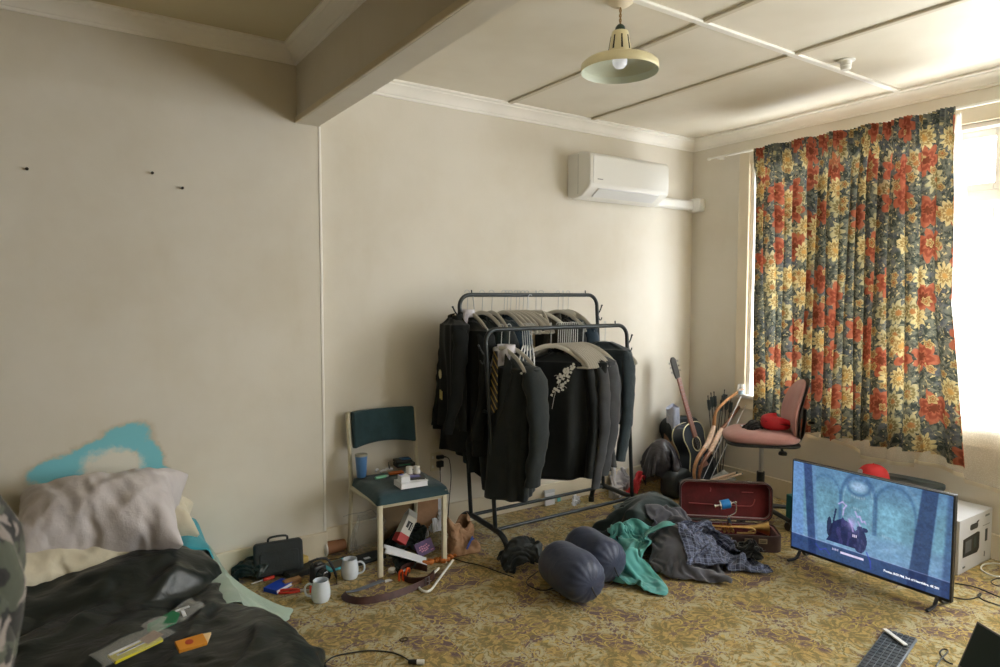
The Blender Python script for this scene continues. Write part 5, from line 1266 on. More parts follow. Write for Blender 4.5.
# things around the foot of the back wall
t_ = thing('paper_pad', 'white paper pad standing against the skirting behind the rack', 'paper pad', (fz(549,505).x, 3.655, 0)); t_.rotation_euler = (-.08,0,0)
G().prism(rrect(.085,.105,.003), .012, T(0,0,.055, rx=PI/2)).build('pages', M_PAPER, t_)
G().prism(rrect(.087,.020,.003), .014, T(0,0,.100, rx=PI/2)).build('top_binding', mat('pale_grey_card', srgb(196,200,206), .6), t_)
o = G().prism(rrect(.03,.045,.002), .003, T(0,0,.03, rx=PI/2)).build('teal_card', mat('teal_card_print', srgb(110,190,196), .5)); put(o, (fz(557,503).x+.02, 3.665, 0), (-.1,0,0)); tag(o, 'small teal card beside the white paper pad', 'card')
crump('whitebag', 'tissue', M_PAPER, (fz(570,502).x, 3.56, 0), (.50,.4,.5), .3, 'crumpled white tissue on the carpet right of the paper pad', 'tissue')
o = G().prism([(-.05,-.01),(.05,-.02),(.052,.012),(-.048,.014)], .0015).build('paper_slip', M_PAPER); put(o, fz(552,516)+Vector((0,0,.001))); tag(o, 'pale paper slip lying on the carpet under the rack', 'paper')
crump('whitebag', 'shopping_bag', mat('grey_white_plastic', srgb(196,196,204), .35), fz(626,496)+Vector((.02,.08,0)), (1.5,.95,1.7), .5, 'grey-white plastic bag at the right foot of the rack', 'bag')
crump('whitebag', 'red_bag', mat('coral_red_plastic', srgb(210,66,76), .4), fz(636,497)+Vector((.0,.0,.0)), (.7,.5,1.6), -.3, 'coral red plastic bag on the grey-white bag by the rack', 'bag')
t_ = thing('medicine_box', 'small white box with print in the grey-white plastic bag', 'box', fz(616,497)+Vector((-.02,-.02,0)), -.1)
G().box((0,0,.045),(.10,.05,.08)).build('carton', mat('grey_carton', srgb(170,172,178), .5), t_, bevel=.002); G().box((.01,-.0256,.05),(.06,.001,.045)).build('print_label', M_PAPER, t_)
c_ = center('jacketpile')
def pile(key, name, m, loc, sc_, rz, lb, cat, solid=.004): return crump(key, name, m, loc, sc_, rz, lb, cat, solid)
M_SHELL = NT('shiny_plum_black_nylon'); M_SHELL.P(Base_Color=(.022,.020,.028), Roughness=.38); M_SHELL.bump(M_SHELL.noise(M_SHELL.tc.outputs['Object'], 16, 3, .6, .5), .4, .02); M_SHELL = M_SHELL.m
bp_ = Vector((3.78, 3.42, 0))
pile('jacketpile', 'rain_jacket', M_SHELL, (bp_.x, bp_.y, .045), (.86,.75,.98), .4, 'shiny dark jacket heaped over the backpack in the corner', 'jacket')
t_ = thing('backpack', 'black backpack with white buckles standing under the shiny jacket', 'backpack', (bp_.x+.02, bp_.y-.12, 0), .1)
g = G(); g.prism(rrect(.24,.20,.06), .13, T(0,.06,.105, rx=PI/2)); g.build('pack_body', M_BAGN, t_, bevel=.03, bseg=4)
g = G(); g.prism(rrect(.17,.13,.03), .035, T(.02,-.068,.085, rx=PI/2)); g.build('front_pocket', M_BAGN, t_, bevel=.012, bseg=3)
for dx in (-.05,.06): G().box((dx,-.107,.085),(.016,.006,.022)).build('buckle', M_PLWH, t_, bevel=.002); G().box((dx,-.105,.05),(.012,.003,.05)).build('webbing_strap', M_BLACK, t_)

# ------------------------------------------------------------------ corner: guitar, longbows, arrows, cardboard
M_GTOP = mat('black_gloss_lacquer', (.030,.037,.046), .22)
M_BIND = mat('cream_binding', srgb(222,212,170), .4)
M_ROSEW = mat('rosewood', srgb(150,104,92), .5, var=.15, vscale=40)
gt = thing('guitar', 'black acoustic guitar with cream binding leaning in the corner', 'guitar', (4.18, 3.30, .02)); gt.rotation_euler = (-.26, -.12, .18)
ctrl = [(0,0),(.09,.004),(.155,.035),(.192,.10),(.188,.17),(.150,.235),(.124,.285),(.132,.345),(.148,.395),(.140,.445),(.105,.482),(.05,.498),(0,.50)]
half = catmull([Vector((a,b,0)) for a,b in ctrl], 5)
outl = [(p.x,p.y) for p in half] + [(-p.x,p.y) for p in half[-2:0:-1]]
Mg = T(rx=PI/2)
G().prism(outl, .100, Mg@T(0,0,-.100)).build('body', M_GTOP, gt, angle=30)
for zz in (-.001,-.1012+.0):
    g = G(); g.tube([Mg@Vector((x,y,zz)) for x,y in outl], .0038, 6, closed=True); g.build('binding', M_BIND, gt)
cy_ = .335
G().lathe([(0,0),(.05,0),(.05,.0012),(0,.0012)], 36, M=Mg@T(0,cy_,0)).build('sound_hole', mat('hole_dark', (.01,.008,.006), .9), gt)
G().lathe([(.051,0),(.060,0),(.060,.0018),(.051,.0018)], 36, M=Mg@T(0,cy_,0), closed=True).build('rosette', M_BIND, gt)
G().prism([(-.075,.145),(.075,.145),(.06,.175),(-.06,.175)], .008, Mg).build('bridge', M_ROSEW, gt, bevel=.002)
g = G(); g.prism([(-.028,.385),(.028,.385),(.0215,.86),(-.0215,.86)], .016, Mg@T(0,0,-.006)); nk = g.build('neck', M_ROSEW, gt, bevel=.004)
g = G(); g.prism([(-.026,.86),(.026,.86),(.036,.90),(.034,1.01),(.012,1.03),(-.012,1.03),(-.034,1.01),(-.036,.90)], .014, Mg@T(rx=-.0)@T(0,0,-.010)); hs_ = g.build('headstock', mat('dark_headstock', (.03,.028,.026), .35), gt, bevel=.003)
for s in (-1,1):
    for k in range(3):
        g = G(); g.tube([Mg@Vector((s*.034,.915+.038*k,-.004)), Mg@Vector((s*.052,.915+.038*k,-.004))], .0035, 8); g.tube([Mg@Vector((s*.052,.915+.038*k,-.004)), Mg@Vector((s*.064,.915+.038*k,-.004))], .008, 8, flat=((0,0,1),1,.6)); g.build('tuning_peg', M_CHROME, gt)
g = G()
for k in range(6): g.tube([Mg@Vector(((k-2.5)*.0085,.165,.009)), Mg@Vector(((k-2.5)*.0062,.87,.013))], .0006, 4)
g.build('strings', M_STEEL, gt)
g = G()
for k in range(14): 
    y = .84-.30*(1-.5**(k/8.0))*1.55; g.box((0,-.0102,y),(.046,.0012,.002))
g.build('frets', M_STEEL, gt)
# dark soft case leaning behind
g = G(); g.prism([(x*1.12, y*1.05) for x, y in outl], .13, T(rx=PI/2)@T(0,0,-.13)); o = g.build('case_shell', M_BAGN, bevel=.02, bseg=3)
t_ = thing('guitar_case', 'black soft case standing in the corner behind the guitar and longbows', 'case', (4.17, 3.50, 0)); t_.rotation_euler = (-.08, 0, -.15); o.parent = t_; o.name = 'case_body'
G().tube([(.05,-.006,.12),(.11,-.012,.25),(.06,-.006,.42)], .004, 8, smooth=4).build('case_zip', M_STEEL, t_)
# longbows
M_LIMBWOOD = mat('pale_limb_wood', srgb(176,126,82), .4, var=.2, vscale=25); M_LIMBWRAP = mat('pale_wrap', srgb(206,176,150), .6, var=.15, vscale=60); M_LIMBDARK = mat('dark_limb_wood', srgb(120,74,44), .4, var=.2, vscale=25)
def longbow(P2, yd, m, lb, w_=1.0):
    pts = []
    for (px, py), y in zip(P2, yd): pts.append(fy(px, py, y))
    t_ = thing('longbow', lb, 'longbow', pts[0], 0, 'wooden longbows in the corner'); o0 = pts[0]; q = [p-o0 for p in pts]
    n_ = len(q)
    g = G(); g.tube(q[:4], [.008*w_,.012*w_,.014*w_,.016*w_], 10, smooth=6); g.build('lower_limb', m, t_)
    g = G(); g.tube(q[3:6], [.017*w_,.021*w_,.017*w_], 12, smooth=6); g.build('grip', M_LIMBWRAP, t_)
    g = G(); g.tube(q[5:], [.016*w_,.012*w_,.011*w_,.009*w_], 10, smooth=6); g.build('upper_limb', m, t_)
    g = G(); g.tube([q[0]+Vector((.012,0,.01)), q[-1]+Vector((.004,0,-.01))], .0022, 6); g.build('draw_string', M_PAPER, t_)
    for e in (q[0], q[-1]): G().tube([e, e+Vector((.012,0,.02 if e is q[-1] else -.0))], .007, 8).build('limb_tip', M_PAPER, t_)
longbow([(697,491),(694,474),(697,460),(704,449),(709,441),(714,426),(716,412),(727,400),(744,388)], [3.14,3.16,3.19,3.22,3.24,3.26,3.25,3.22,3.16], M_LIMBWOOD, 'lighter wooden longbow, left one of the pair leaning towards the window sill')
longbow([(704,492),(699,478),(703,463),(710,452),(716,440),(722,429),(730,419),(741,405),(750,394)], [3.12,3.14,3.17,3.20,3.22,3.23,3.22,3.19,3.14], M_LIMBDARK, 'darker wooden longbow, right one of the pair leaning towards the window sill')
M_SHAFT = mat('dark_arrow_shaft', (.04,.045,.05), .4)
M_FLETCH = mat('grey_feather', srgb(92,104,110), .8)
def arrow(bx, tx, ty, lb, y0=3.24, y1=3.5, grp='arrows standing in the corner'):
    b = fy(bx, 486, y0); b.z = .012; t = fx(tx, ty, 4.375)
    t_ = thing('arrow', lb, 'arrow', b, 0, grp); d = t-b
    G().tube([(0,0,0), d], .0035, 8).build('shaft', M_SHAFT, t_)
    dn = d.normalized(); g = G(); s1 = dn.cross(Vector((0,1,0))).normalized(); s2 = dn.cross(s1)
    for a in (0, 2.1, 4.2):
        e = s1*math.cos(a)+s2*math.sin(a); p0 = d-dn*.12; p1 = d-dn*.025
        q = e.cross(dn)*.0007
        g.add([p0+q, p0+e*.016+dn*.02+q, p1+e*.018+dn*.0+q, p1+q, p0-q, p0+e*.016+dn*.02-q, p1+e*.018-q, p1-q], [(0,1,2,3),(7,6,5,4),(0,4,5,1),(1,5,6,2),(2,6,7,3),(3,7,4,0)])
    g.build('fletching', M_FLETCH, t_, smooth=False)
    G().tube([d-dn*.002, d+dn*.012], .0045, 8).build('nock', M_BLACK, t_)
for k, (bx, tx, ty, lb) in enumerate(((716,708,397,'leftmost arrow of the three standing beside the guitar neck'),(718,711,394,'middle arrow of the three standing beside the guitar neck'),(720,714,393,'rightmost arrow of the three standing beside the guitar neck'),
    (712,722,397,'leftmost arrow of the bunch between the two longbows'),(715,724.5,391,'tallest arrow of the bunch between the two longbows'),(719,727,396,'right arrow of the bunch between the two longbows'),(721,731,399,'last arrow on the window side of the bunch between the longbows'))): arrow(bx, tx, ty, lb, y0=3.24+.015*k, y1=3.56 if k < 3 else 3.42)
# cardboard and bubble wrap by the guitar
t_ = thing('cardboard_carton', 'tall narrow cardboard carton open at the top, left of the guitar', 'carton', (4.12,3.585,0), .25)
g = tray(.17,.12,.42,.004,.006,2); g.build('carton_body', M_BROWNP, t_, smooth=False)
G().box((-.05,-.075,.43),(.07,.035,.003),(.9,0,0)).build('carton_flap', M_BROWNP, t_)
M_BUB = NT('bubble_wrap_film'); M_BUB.P(Base_Color=srgb(190,196,214), Roughness=.22, Specular_IOR_Level=.6); M_BUB.bump(M_BUB.math('MULTIPLY', M_BUB.noise(M_BUB.tc.outputs['Object'], 45, 3, .6), 1.0), .8, .015); M_BUB = M_BUB.m
g = G(); g.grid(lambda u, v: Vector(((.062+.010*math.sin(2*PI*u*3+v*5))*math.cos(2*PI*u), (.042+.008*math.sin(2*PI*u*4))*math.sin(2*PI*u), .24*v+.012*math.sin(2*PI*u*2)*v)), 40, 16, wrapu=True); o = g.build('bubble_wrap', M_BUB); put(o, (4.10,3.58,.37), (.0,-.15,.2)); tag(o, 'roll of bubble wrap stuffed in the top of the cardboard carton', 'bubble wrap')
# pile behind the instrument case
crump('greypile', 'blanket', fabric('grey_beige_cloth', srgb(122,120,108), .9, var=.1), (4.10, 3.12, 0), (.80,.55,1.35), .3, 'grey-beige cloth piled under the window behind the instrument case', 'cloth')
for k, (a, b, z0, z1, r_, lb) in enumerate((((690,489),(735,473),.16,.24,.012,'thick pale wooden stick above the instrument case'),((692,492),(712,483),.15,.20,.010,'short pale wooden stick under the thick one'),((704,487),(741,474),.15,.22,.009,'thinner pale stick lying along the thick one'))):
    p0 = fy(a[0],a[1],2.86); p1 = fy(b[0],b[1],3.0+.02*k); t_ = thing('wooden_stick', lb, 'stick', p0, 0, 'pale sticks behind the instrument case'); d = p1-p0
    G().tube([(0,0,0), d*.5+Vector((0,0,.006)), d], [r_, r_*.9, r_*.7], 10, smooth=4).build('stick_wood', M_LIMBWRAP, t_); G().tube([d, d*1.04], r_*.75, 10).build('stick_tip', M_BLACK, t_)
crump('greypile', 'scarf', fabric('brown_speckled_cloth', srgb(110,92,80), .9, var=.3, vscale=60), (3.66, 3.00, 0), (.42,.5,1.0), .0, 'brown speckled cloth between the backpack and the instrument case', 'cloth')
# small bits on the window sill
t_ = thing('clear_pot', 'small clear glass pot on the left end of the window sill', 'pot', (4.365, 3.16, .734))
G().lathe([(0,0),(.025,0),(.028,.004),(.028,.06),(.024,.07),(.024,.08),(.022,.08),(.022,.068),(.026,.058),(.026,.006),(0,.004)], 24).build('pot_wall', M_CLEAR, t_)
G().lathe([(0,.005),(.02,.005),(.02,.03),(0,.03)], 20).build('pot_filling', mat('blue_white_bits', srgb(150,180,200), .5), t_)

# ------------------------------------------------------------------ open instrument case
CR = math.atan2(-.33,.36); M_CASE = mat('brown_grain_leatherette', srgb(70,52,50), .5, var=.12, vscale=40, bump=.4, bscale=160, bdist=.002)
M_VEL = fabric('wine_red_velvet', (.115,.012,.014), .9, sheen=.5, var=.35, vscale=7); M_BRASS = mat('worn_brass', (.62,.42,.17), .3, 1.0, var=.15, vscale=30); M_LATCH = mat('tarnished_latch', (.45,.38,.26), .4, .9)
ic = thing('instrument_case', 'open brown instrument case lined with wine red velvet, lid standing up', 'instrument case', (3.345, 2.48, 0), CR)
W_, D_ = .555, .235
g = tray(W_, D_, .098, .008, .05, 7); g.build('case_base', M_CASE, ic, bevel=.003, angle=50)
g = tray(W_-.018, D_-.018, .080, .012, .045, 7); lnr = g.build('base_lining', M_VEL, ic, angle=50); lnr.location = (0,0,.010)
ML = T(0, D_/2-.002, .100, rx=math.radians(82))
lo_ = bpy.data.objects.new('case_lid', None)
g = tray(W_, D_, .055, .008, .05, 7); lid = g.build('case_lid', M_CASE, ic, bevel=.003, angle=50)
MLid = T(0, D_/2+.052, .100, rx=math.radians(84))@T(0, D_/2, 0)
lid.matrix_local = MLid
g = tray(W_-.018, D_-.018, .044, .006, .045, 7); ll = g.build('lid_lining', M_VEL, lid, angle=50); ll.location = (0,0,.008)
g = G(); g.tube([(-.22,-.03,.020),(-.05,-.035,.020),(.12,-.035,.020),(.16,-.03,.020),(.175,-.005,.020),(.178,.01,.020)], .0035, 8, smooth=4); g.tube([(.10,.05,.018),(.17,.05,.018)], .003, 8); g.tube([(-.09,.045,.018),(-.085,.06,.018),(-.09,.07,.018)], .003, 8); g.build('lining_piping', mat('worn_red_piping', (.30,.05,.05), .7), lid)
for dx in (-.14,.14): G().box((dx,D_/2+.004,.045),(.028,.006,.024)).build('lid_catch', M_CHROME, lid, bevel=.002)
for dx in (-.06,.06,.0): pass
for dx in (-.03,.085):
    g = G(); g.box((dx,-D_/2-.004,.068),(.045,.006,.022)); g.tube([(dx-.018,-D_/2-.008,.076),(dx-.018,-D_/2-.014,.060),(dx+.018,-D_/2-.014,.060),(dx+.018,-D_/2-.008,.076)], .002, 6); g.build('latch', M_LATCH, ic, bevel=.002)
G().box((.165,-D_/2-.003,.066),(.048,.004,.028)).build('name_plate', M_LATCH, ic, bevel=.001)
g = G(); g.box((.165,-D_/2-.0056,.070),(.036,.001,.004)); g.box((.165,-D_/2-.0056,.062),(.030,.001,.004)); g.build('plate_print', M_BLACK, ic)
g = G(); g.tube([(-.03,-D_/2-.006,.030),(-.025,-D_/2-.022,.022),(.075,-D_/2-.022,.022),(.08,-D_/2-.006,.030)], .006, 8, smooth=4); g.build('case_handle', M_CASE, ic)
# trumpet
tm = ic.matrix_world.copy() if False else T(3.345,2.48,0,rz=CR)
tp = thing('trumpet', 'worn brass trumpet lying in the open instrument case', 'trumpet', tm@Vector((0,-.03,.105)), CR)
g = G(); n_ = 14
bell_curve = [(.0058,-.16)]+[(.0058+.038*((k/13)**3.2), -.05+.27*k/13) for k in range(14)]
g.lathe(bell_curve+[(p[0]-.0015,p[1]) for p in bell_curve[::-1]], 28, M=T(0,.03,.0, ry=PI/2), closed=False, cap=False); g.build('bell', M_BRASS, tp)
g = G(); g.tube([(-.16,.03,0),(-.195,.03,0),(-.215,.01,0),(-.215,-.015,0),(-.195,-.032,0),(-.06,-.032,0)], .0058, 10, smooth=5); g.tube([(-.25,-.032,.018),(.06,-.032,.018),(.11,-.032,.018),(.13,-.032,.006),(.125,-.032,-.012),(.03,-.032,-.016)], .0056, 10, smooth=5)
g.tube([(-.10,-.045,.022),(.09,-.045,.022),(.118,-.045,.012),(.09,-.045,-.004)], .0048, 8, smooth=4); g.tube([(.02,-.02,.02),(.09,-.02,.02)], .0045, 8); g.build('tubing', M_BRASS, tp)
for k in range(3):
    g = G(); g.tube([(-.045+.024*k,-.06,.0),(-.045+.024*k,.05,.004)], .0095, 14); g.build('valve', M_BRASS, tp)
g = G(); g.lathe([(.004,0),(.007,.03),(.0075,.05),(.012,.06),(.013,.068),(.010,.068),(.003,.055)], 20, M=T(-.245,-.032,.018, ry=-PI/2), cap=False); g.build('mouthpiece', M_CHROME, tp)
# reel-like winder with blue drum
wp = tm@Vector((-.02,.05,.0))
rl_ = thing('winding_reel', 'bright blue drum on a bent chrome crank standing in the instrument case', 'reel', wp+Vector((0,0,.10)), CR+.15)
g = G(); g.tube([(-.028,0,.118),(.028,.004,.128)], .028, 28); g.build('drum', mat('bright_blue_plastic', srgb(30,130,205), .35), rl_, bevel=.003)
g = G(); g.tube([(-.036,0,.1168),(-.029,0,.118)], .030, 28); g.tube([(-.060,0,.113),(-.036,0,.117)], .007, 12); g.tube([(-.066,0,.112),(-.058,0,.113)], .012, 14); g.tube([(.029,0,.128),(.036,0,.129)], .018, 20); g.build('end_plates', M_CHROME, rl_)
g = G(); g.tube([(.036,0,.129),(.055,0,.135),(.066,0,.128),(.068,0,.085),(.060,0,.068),(.030,0,.052),(.018,0,.045),(.022,0,.012),(.035,0,.0)], .0048, 10, smooth=5); g.lathe([(0,-.01),(.009,-.008),(.011,0),(.009,.008),(0,.01)], 14, (.062,0,.136)); g.build('crank_arm', M_CHROME, rl_)
G().tube([(.022,0,.038),(.034,0,.0)], .010, 12).build('crank_knob', mat('dark_blue_steel', (.1,.16,.22), .3, .8), rl_)

# ------------------------------------------------------------------ pink office chair
M_PINK = fabric('dusty_pink_upholstery', srgb(186,138,134), .9, weave=300, var=.06, sheen=.3)
oc = thing('office_chair', 'dusty pink swivel office chair seen from the side in front of the curtain', 'office chair', (3.89, 2.65, 0), 0)
ang = math.atan2(-.56, .83)   # local x runs to the right of the picture
oc.rotation_euler = (0,0,ang-.20); oc.scale = (1,1,1.07)
for k in range(5):
    a = 2*PI*k/5+.3
    g = G(); g.tube([(0,0,.085),(.13*math.cos(a),.13*math.sin(a),.075),(.25*math.cos(a),.25*math.sin(a),.058)], [.024,.018,.014], 10, flat=((0,0,1),.8,1.1)); lg = g.build('star_leg', M_BLACK, oc)
    g = G()
    for s in (-1,1): g.tube([Vector((.25*math.cos(a),.25*math.sin(a),.026))+Vector((-math.sin(a),math.cos(a),0))*s*.006, Vector((.25*math.cos(a),.25*math.sin(a),.026))+Vector((-math.sin(a),math.cos(a),0))*s*.020], .025, 16)
    g.build('castor', M_BLACK, lg)
g = G(); g.tube([(0,0,.06),(0,0,.30)], .026, 18); g.build('gas_column', M_BLACK, oc); g = G(); g.tube([(0,0,.30),(0,0,.47)], .015, 16); g.build('column_rod', M_STEEL, oc)
g = G(); g.box((.05,0,.482),(.30,.14,.032)); g.box((.05,0,.466),(.22,.09,.02)); g.build('seat_mechanism', M_BLACK, oc, bevel=.008)
g = G()
def opf(u, v, top=True):
    a = 2*PI*u; c, s = math.cos(a), math.sin(a); k = (1/(abs(c)**3.2+abs(s)**3.2))**(1/3.2)
    rr = math.sin(PI*v) ** .35 if 0 < v < 1 else 0.0
    zz = .528 - .034*math.cos(PI*v) 
    return Vector((.235*c*k*rr-.01, .215*s*k*rr, zz + (.012*(1-abs(c*k*rr)**2) if v > .5 else 0) - .02*max(0,-c*k*rr-.6)))
g.grid(opf, 56, 26, wrapu=True); g.build('seat', M_PINK, oc)
g = G(); g.prism(rrect(.455,.415,.10,8), .014, T(-.01,0,.489)); g.build('seat_pan', M_BLACK, oc, bevel=.004)
def obk(u, v, off=0.0, sc_=1.0):
    a = 2*PI*u; k = math.sin(PI*v)**.4 if 0 < v < 1 else 0.0
    c, s = math.cos(a), math.sin(a); kk = (1/(abs(c)**2.6+abs(s)**2.6))**(1/2.6)
    y = .195*c*kk*k*sc_*(1-.18*s); z = .178*s*kk*k*sc_
    x = -.022*math.cos(PI*v)*-1
    return y, z, x
def obf(off, sc_):
    def f(u, v):
        y, z, x = obk(u, v, 0, sc_); bend = .055*math.sin((z+.19)/.38*PI)*-1 + .05*(z/.19)
        return Vector((.225 - bend*-.6 + (x*(1.0 if off == 0 else .35)) + off + .3*y*y*-2, y, .705+z))
    return f
g = G(); g.grid(obf(0, 1.0), 48, 22, wrapu=True); g.build('backrest', M_PINK, oc)
g = G(); g.grid(obf(.026, 1.04), 48, 22, wrapu=True); g.build('back_shell', M_BLACK, oc)
g = G(); g.tube([(.10,0,.475),(.20,0,.485),(.248,0,.53),(.262,0,.62),(.262,0,.70)], .018, 10, smooth=5, flat=((0,1,0),1.4,.6)); g.build('back_support', M_BLACK, oc)
g = G(); g.tube([(.12,-.02,.465),(.12,-.06,.44)], .008, 8); g.lathe([(0,-.012),(.026,-.010),(.028,0),(.022,.010),(0,.012)], 12, (.12,-.07,.435)); g.build('adjust_knob', M_BLACK, oc); G().tube([(.285,-.02,.62),(.315,-.05,.625)], .009, 8).build('back_lever', M_BLACK, oc)
om = T(3.89,2.65,0,rz=ang-.20)@Matrix.Diagonal((1,1,1.07,1))
t_ = thing('red_bag', 'red zipped bag lying on the pink office chair', 'bag', om@Vector((.085,-.03,.572)), ang+.15)
M_REDN = mat('red_nylon', srgb(200,36,50), .5, bump=.3, bscale=30)
g = G(); g.grid(lambda u, v: Vector((.105*math.cos(2*PI*u)*(math.sin(PI*v)**.45 if 0<v<1 else 0)*(1.0), .075*math.sin(2*PI*u)*(math.sin(PI*v)**.45 if 0<v<1 else 0), .047-.044*math.cos(PI*v)-.02*math.cos(2*PI*u)*(v>.5)+.005*nz(u*8,v*8))), 40, 18, wrapu=True); g.build('bag_body', M_REDN, t_)
G().tube([(-.095,-.03,.065),(-.02,-.070,.052),(.06,-.062,.035),(.10,-.02,.028)], .004, 8, smooth=4).build('zip', mat('dark_red_zip', (.08,.01,.015), .5), t_)
crump('blackbag', 'black_beanie', M_BLKC, om@Vector((-.055,-.03,.556)), (.52,.5,.55), .2, 'black crumpled beanie lying left of the red bag on the pink chair', 'beanie')
o = G().box((0,0,.006),(.05,.035,.012)).build('white_packet', M_PAPER, bevel=.002); put(o, om@Vector((-.10,.06,.565)), (0,0,ang)); tag(o, 'small white packet peeping out behind the black beanie on the pink chair', 'packet')

# ------------------------------------------------------------------ television
TX, TY0, TY1, TZ0, TZ1 = 3.455, 1.340, 2.165, .045, .565
NXs, NYs = 288, 168
S, Tt = np.meshgrid((np.arange(NXs)+.5)/NXs, (np.arange(NYs)+.5)/NYs)
def sm(x, a, b): k = np.clip((x-a)/(b-a), 0, 1); return k*k*(3-2*k)
def blend(picture, c, mask): return picture*(1-mask[..., None])+np.array(c)/255.*mask[..., None]
noise_source = np.random.RandomState(5)
def vnoise(fx_, fy_):
    gx, gy = int(fx_)+2, int(fy_)+2; a = noise_source.random_sample((gy, gx)); x = S*fx_; y = Tt*fy_; i = x.astype(int); j = y.astype(int); u = x-i; v = y-j; u = u*u*(3-2*u); v = v*v*(3-2*v)
    return a[j,i]*(1-u)*(1-v)+a[j,i+1]*u*(1-v)+a[j+1,i]*(1-u)*v+a[j+1,i+1]*u*v
im = np.ones((NYs, NXs, 3))*np.array([96,160,178])/255.
n1 = vnoise(9,6)*.5+vnoise(24,16)*.3+vnoise(60,40)*.2
im = im*(.78+.44*n1)[...,None]
im = blend(im, (70,118,165), sm(Tt, .35, .0)*.55)
def arch(cx_, cy, rx_, ry_, wd, c, k):
    global im
    d = np.sqrt(((S-cx_)/rx_)**2+((Tt-cy)/ry_)**2); mk = np.exp(-((d-1)/wd)**2)*(Tt < cy+.02)
    leg = (np.exp(-((np.abs(S-cx_)-rx_)/(wd*rx_))**2))*(Tt >= cy+.02)*(Tt < .60)
    im = blend(im, c, np.clip(mk+leg, 0, 1)*k)
arch(.455,.30,.115,.30,.09,(52,96,140),.75); arch(.455,.30,.095,.26,.04,(140,190,205),.5); arch(.68,.34,.125,.30,.07,(52,98,140),.6); arch(.24,.30,.10,.22,.08,(60,110,150),.6); arch(.68,.34,.15,.36,.04,(120,170,195),.35)
ov = np.exp(-(((S-.455)/.055)**2+((Tt-.13)/.055)**2)**2); im = blend(im, (150,196,222), ov*.9); im = blend(im, (60,104,150), np.exp(-((np.sqrt(((S-.455)/.072)**2+((Tt-.13)/.085)**2)-1)/.14)**2)*.7)
for k in range(6): im = blend(im, (170,205,215), np.exp(-(((S-.415-.016*k)/.006)**2+((Tt-.235-.012*math.sin(k*.6))/.012)**2))*.6)
for k in range(5): im = blend(im, (170,205,215), np.exp(-(((S-.43-.012*k)/.0035)**2+((Tt-.36-.004*k)/.012)**2))*.6)
for k in range(6): im = blend(im, (176,210,222), np.exp(-(((S-.615-.011*k)/.0035)**2+((Tt-.575-.002*k)/.012)**2))*.6)
fl_ = sm(Tt, .54, .68); streak = .5+.5*np.sin((S-.5)*30/(Tt+.12)+Tt*40); im = blend(im, (120,172,205), fl_*(.55+.3*streak*vnoise(20,30)))
im = blend(im, (70,120,170), fl_*.35*vnoise(30,22))
def pillar(x0t, x1t, x0b, x1b, c, k, e=.006):
    global im
    a = x0t+(x0b-x0t)*Tt; b = x1t+(x1b-x1t)*Tt; mk = sm(S, a-e, a+e)*(1-sm(S, b-e, b+e)); im = blend(im, c, mk*k*(.85+.3*vnoise(14,40)).clip(0,1))
pillar(0,.075,0,.09,(92,146,205),.75,.01); pillar(.075,.135,.13,.185,(44,72,122),.92); pillar(.135,.16,.185,.20,(90,140,185),.6)
pillar(.835,.925,.765,.875,(40,70,112),.93); pillar(.925,.93,.875,.885,(90,150,190),.6); pillar(.975,1.05,.955,1.05,(44,78,126),.7,.012)
# cloaked figure, seen from behind
cl = (((S-.365)/.095)**2+((Tt-.72)/.20)**2 < 1)&(Tt < .80)|((np.abs(S-.36) < (Tt-.49)*.36)&(Tt > .49)&(Tt < .80))
im = blend(im, (28,38,84), cl*.93); im = blend(im, (60,64,120), cl*(vnoise(70,9) > .62)*.7)
c2_ = (((S-.475)/.045)**2+((Tt-.70)/.13)**2 < 1)|(((S-.475)/.022)**2+((Tt-.575)/.035)**2 < 1)|(((S-.505)/.02)**2+((Tt-.57)/.025)**2 < 1)
im = blend(im, (36,46,90), c2_*.9); im = blend(im, (70,80,130), c2_*(vnoise(80,30) > .6)*.6)
im = blend(im, (30,42,84), (np.abs((S-.295)-(Tt-.6)*-.10) < .006)*(Tt > .42)*(Tt < .74)*.9); im = blend(im, (26,34,70), ((((S-.27)/.018)**2+((Tt-.64)/.11)**2) < 1)*.85)
for pl in ([(.33,.36),(.355,.33),(.38,.36),(.365,.40),(.36,.47)],[(.44,.40),(.455,.45),(.47,.44),(.485,.49),(.50,.48),(.51,.50)],[(.40,.50),(.42,.56),(.43,.62)],[(.46,.50),(.475,.54)]):
    for (a0,b0),(a1,b1) in zip(pl[:-1], pl[1:]):
        L2_ = (a1-a0)**2+(b1-b0)**2; tt = np.clip(((S-a0)*(a1-a0)+(Tt-b0)*(b1-b0))/L2_, 0, 1); d = np.hypot((S-a0-tt*(a1-a0))*1.5, Tt-b0-tt*(b1-b0)); im = blend(im, (190,180,240), np.exp(-(d/.008)**2)*.8)
im = blend(im, (180,170,236), np.exp(-(((S-.42)/.03)**2+((Tt-.54)/.07)**2))*.7)
bar = Tt > .835; im = im*np.where(bar, .62, 1.0)[..., None]; im = blend(im, (30,62,128), bar*.55)
im = blend(im, (150,170,225), np.exp(-((Tt-.833)/.004)**2)*.7)
im = blend(im, (226,226,250), ((S > .352)&(S < .505)&(np.abs(Tt-.885) < .012))*.9)
for k in range(5): im = blend(im, (210,215,245), ((np.abs(S-.298-.009*k) < .003)&(np.abs(Tt-.875) < .010))*.8)
for k in range(3): im = blend(im, (230,230,250), ((np.abs(S-.432-.010*k) < .0032)&(np.abs(Tt-.665) < .016))*.9)
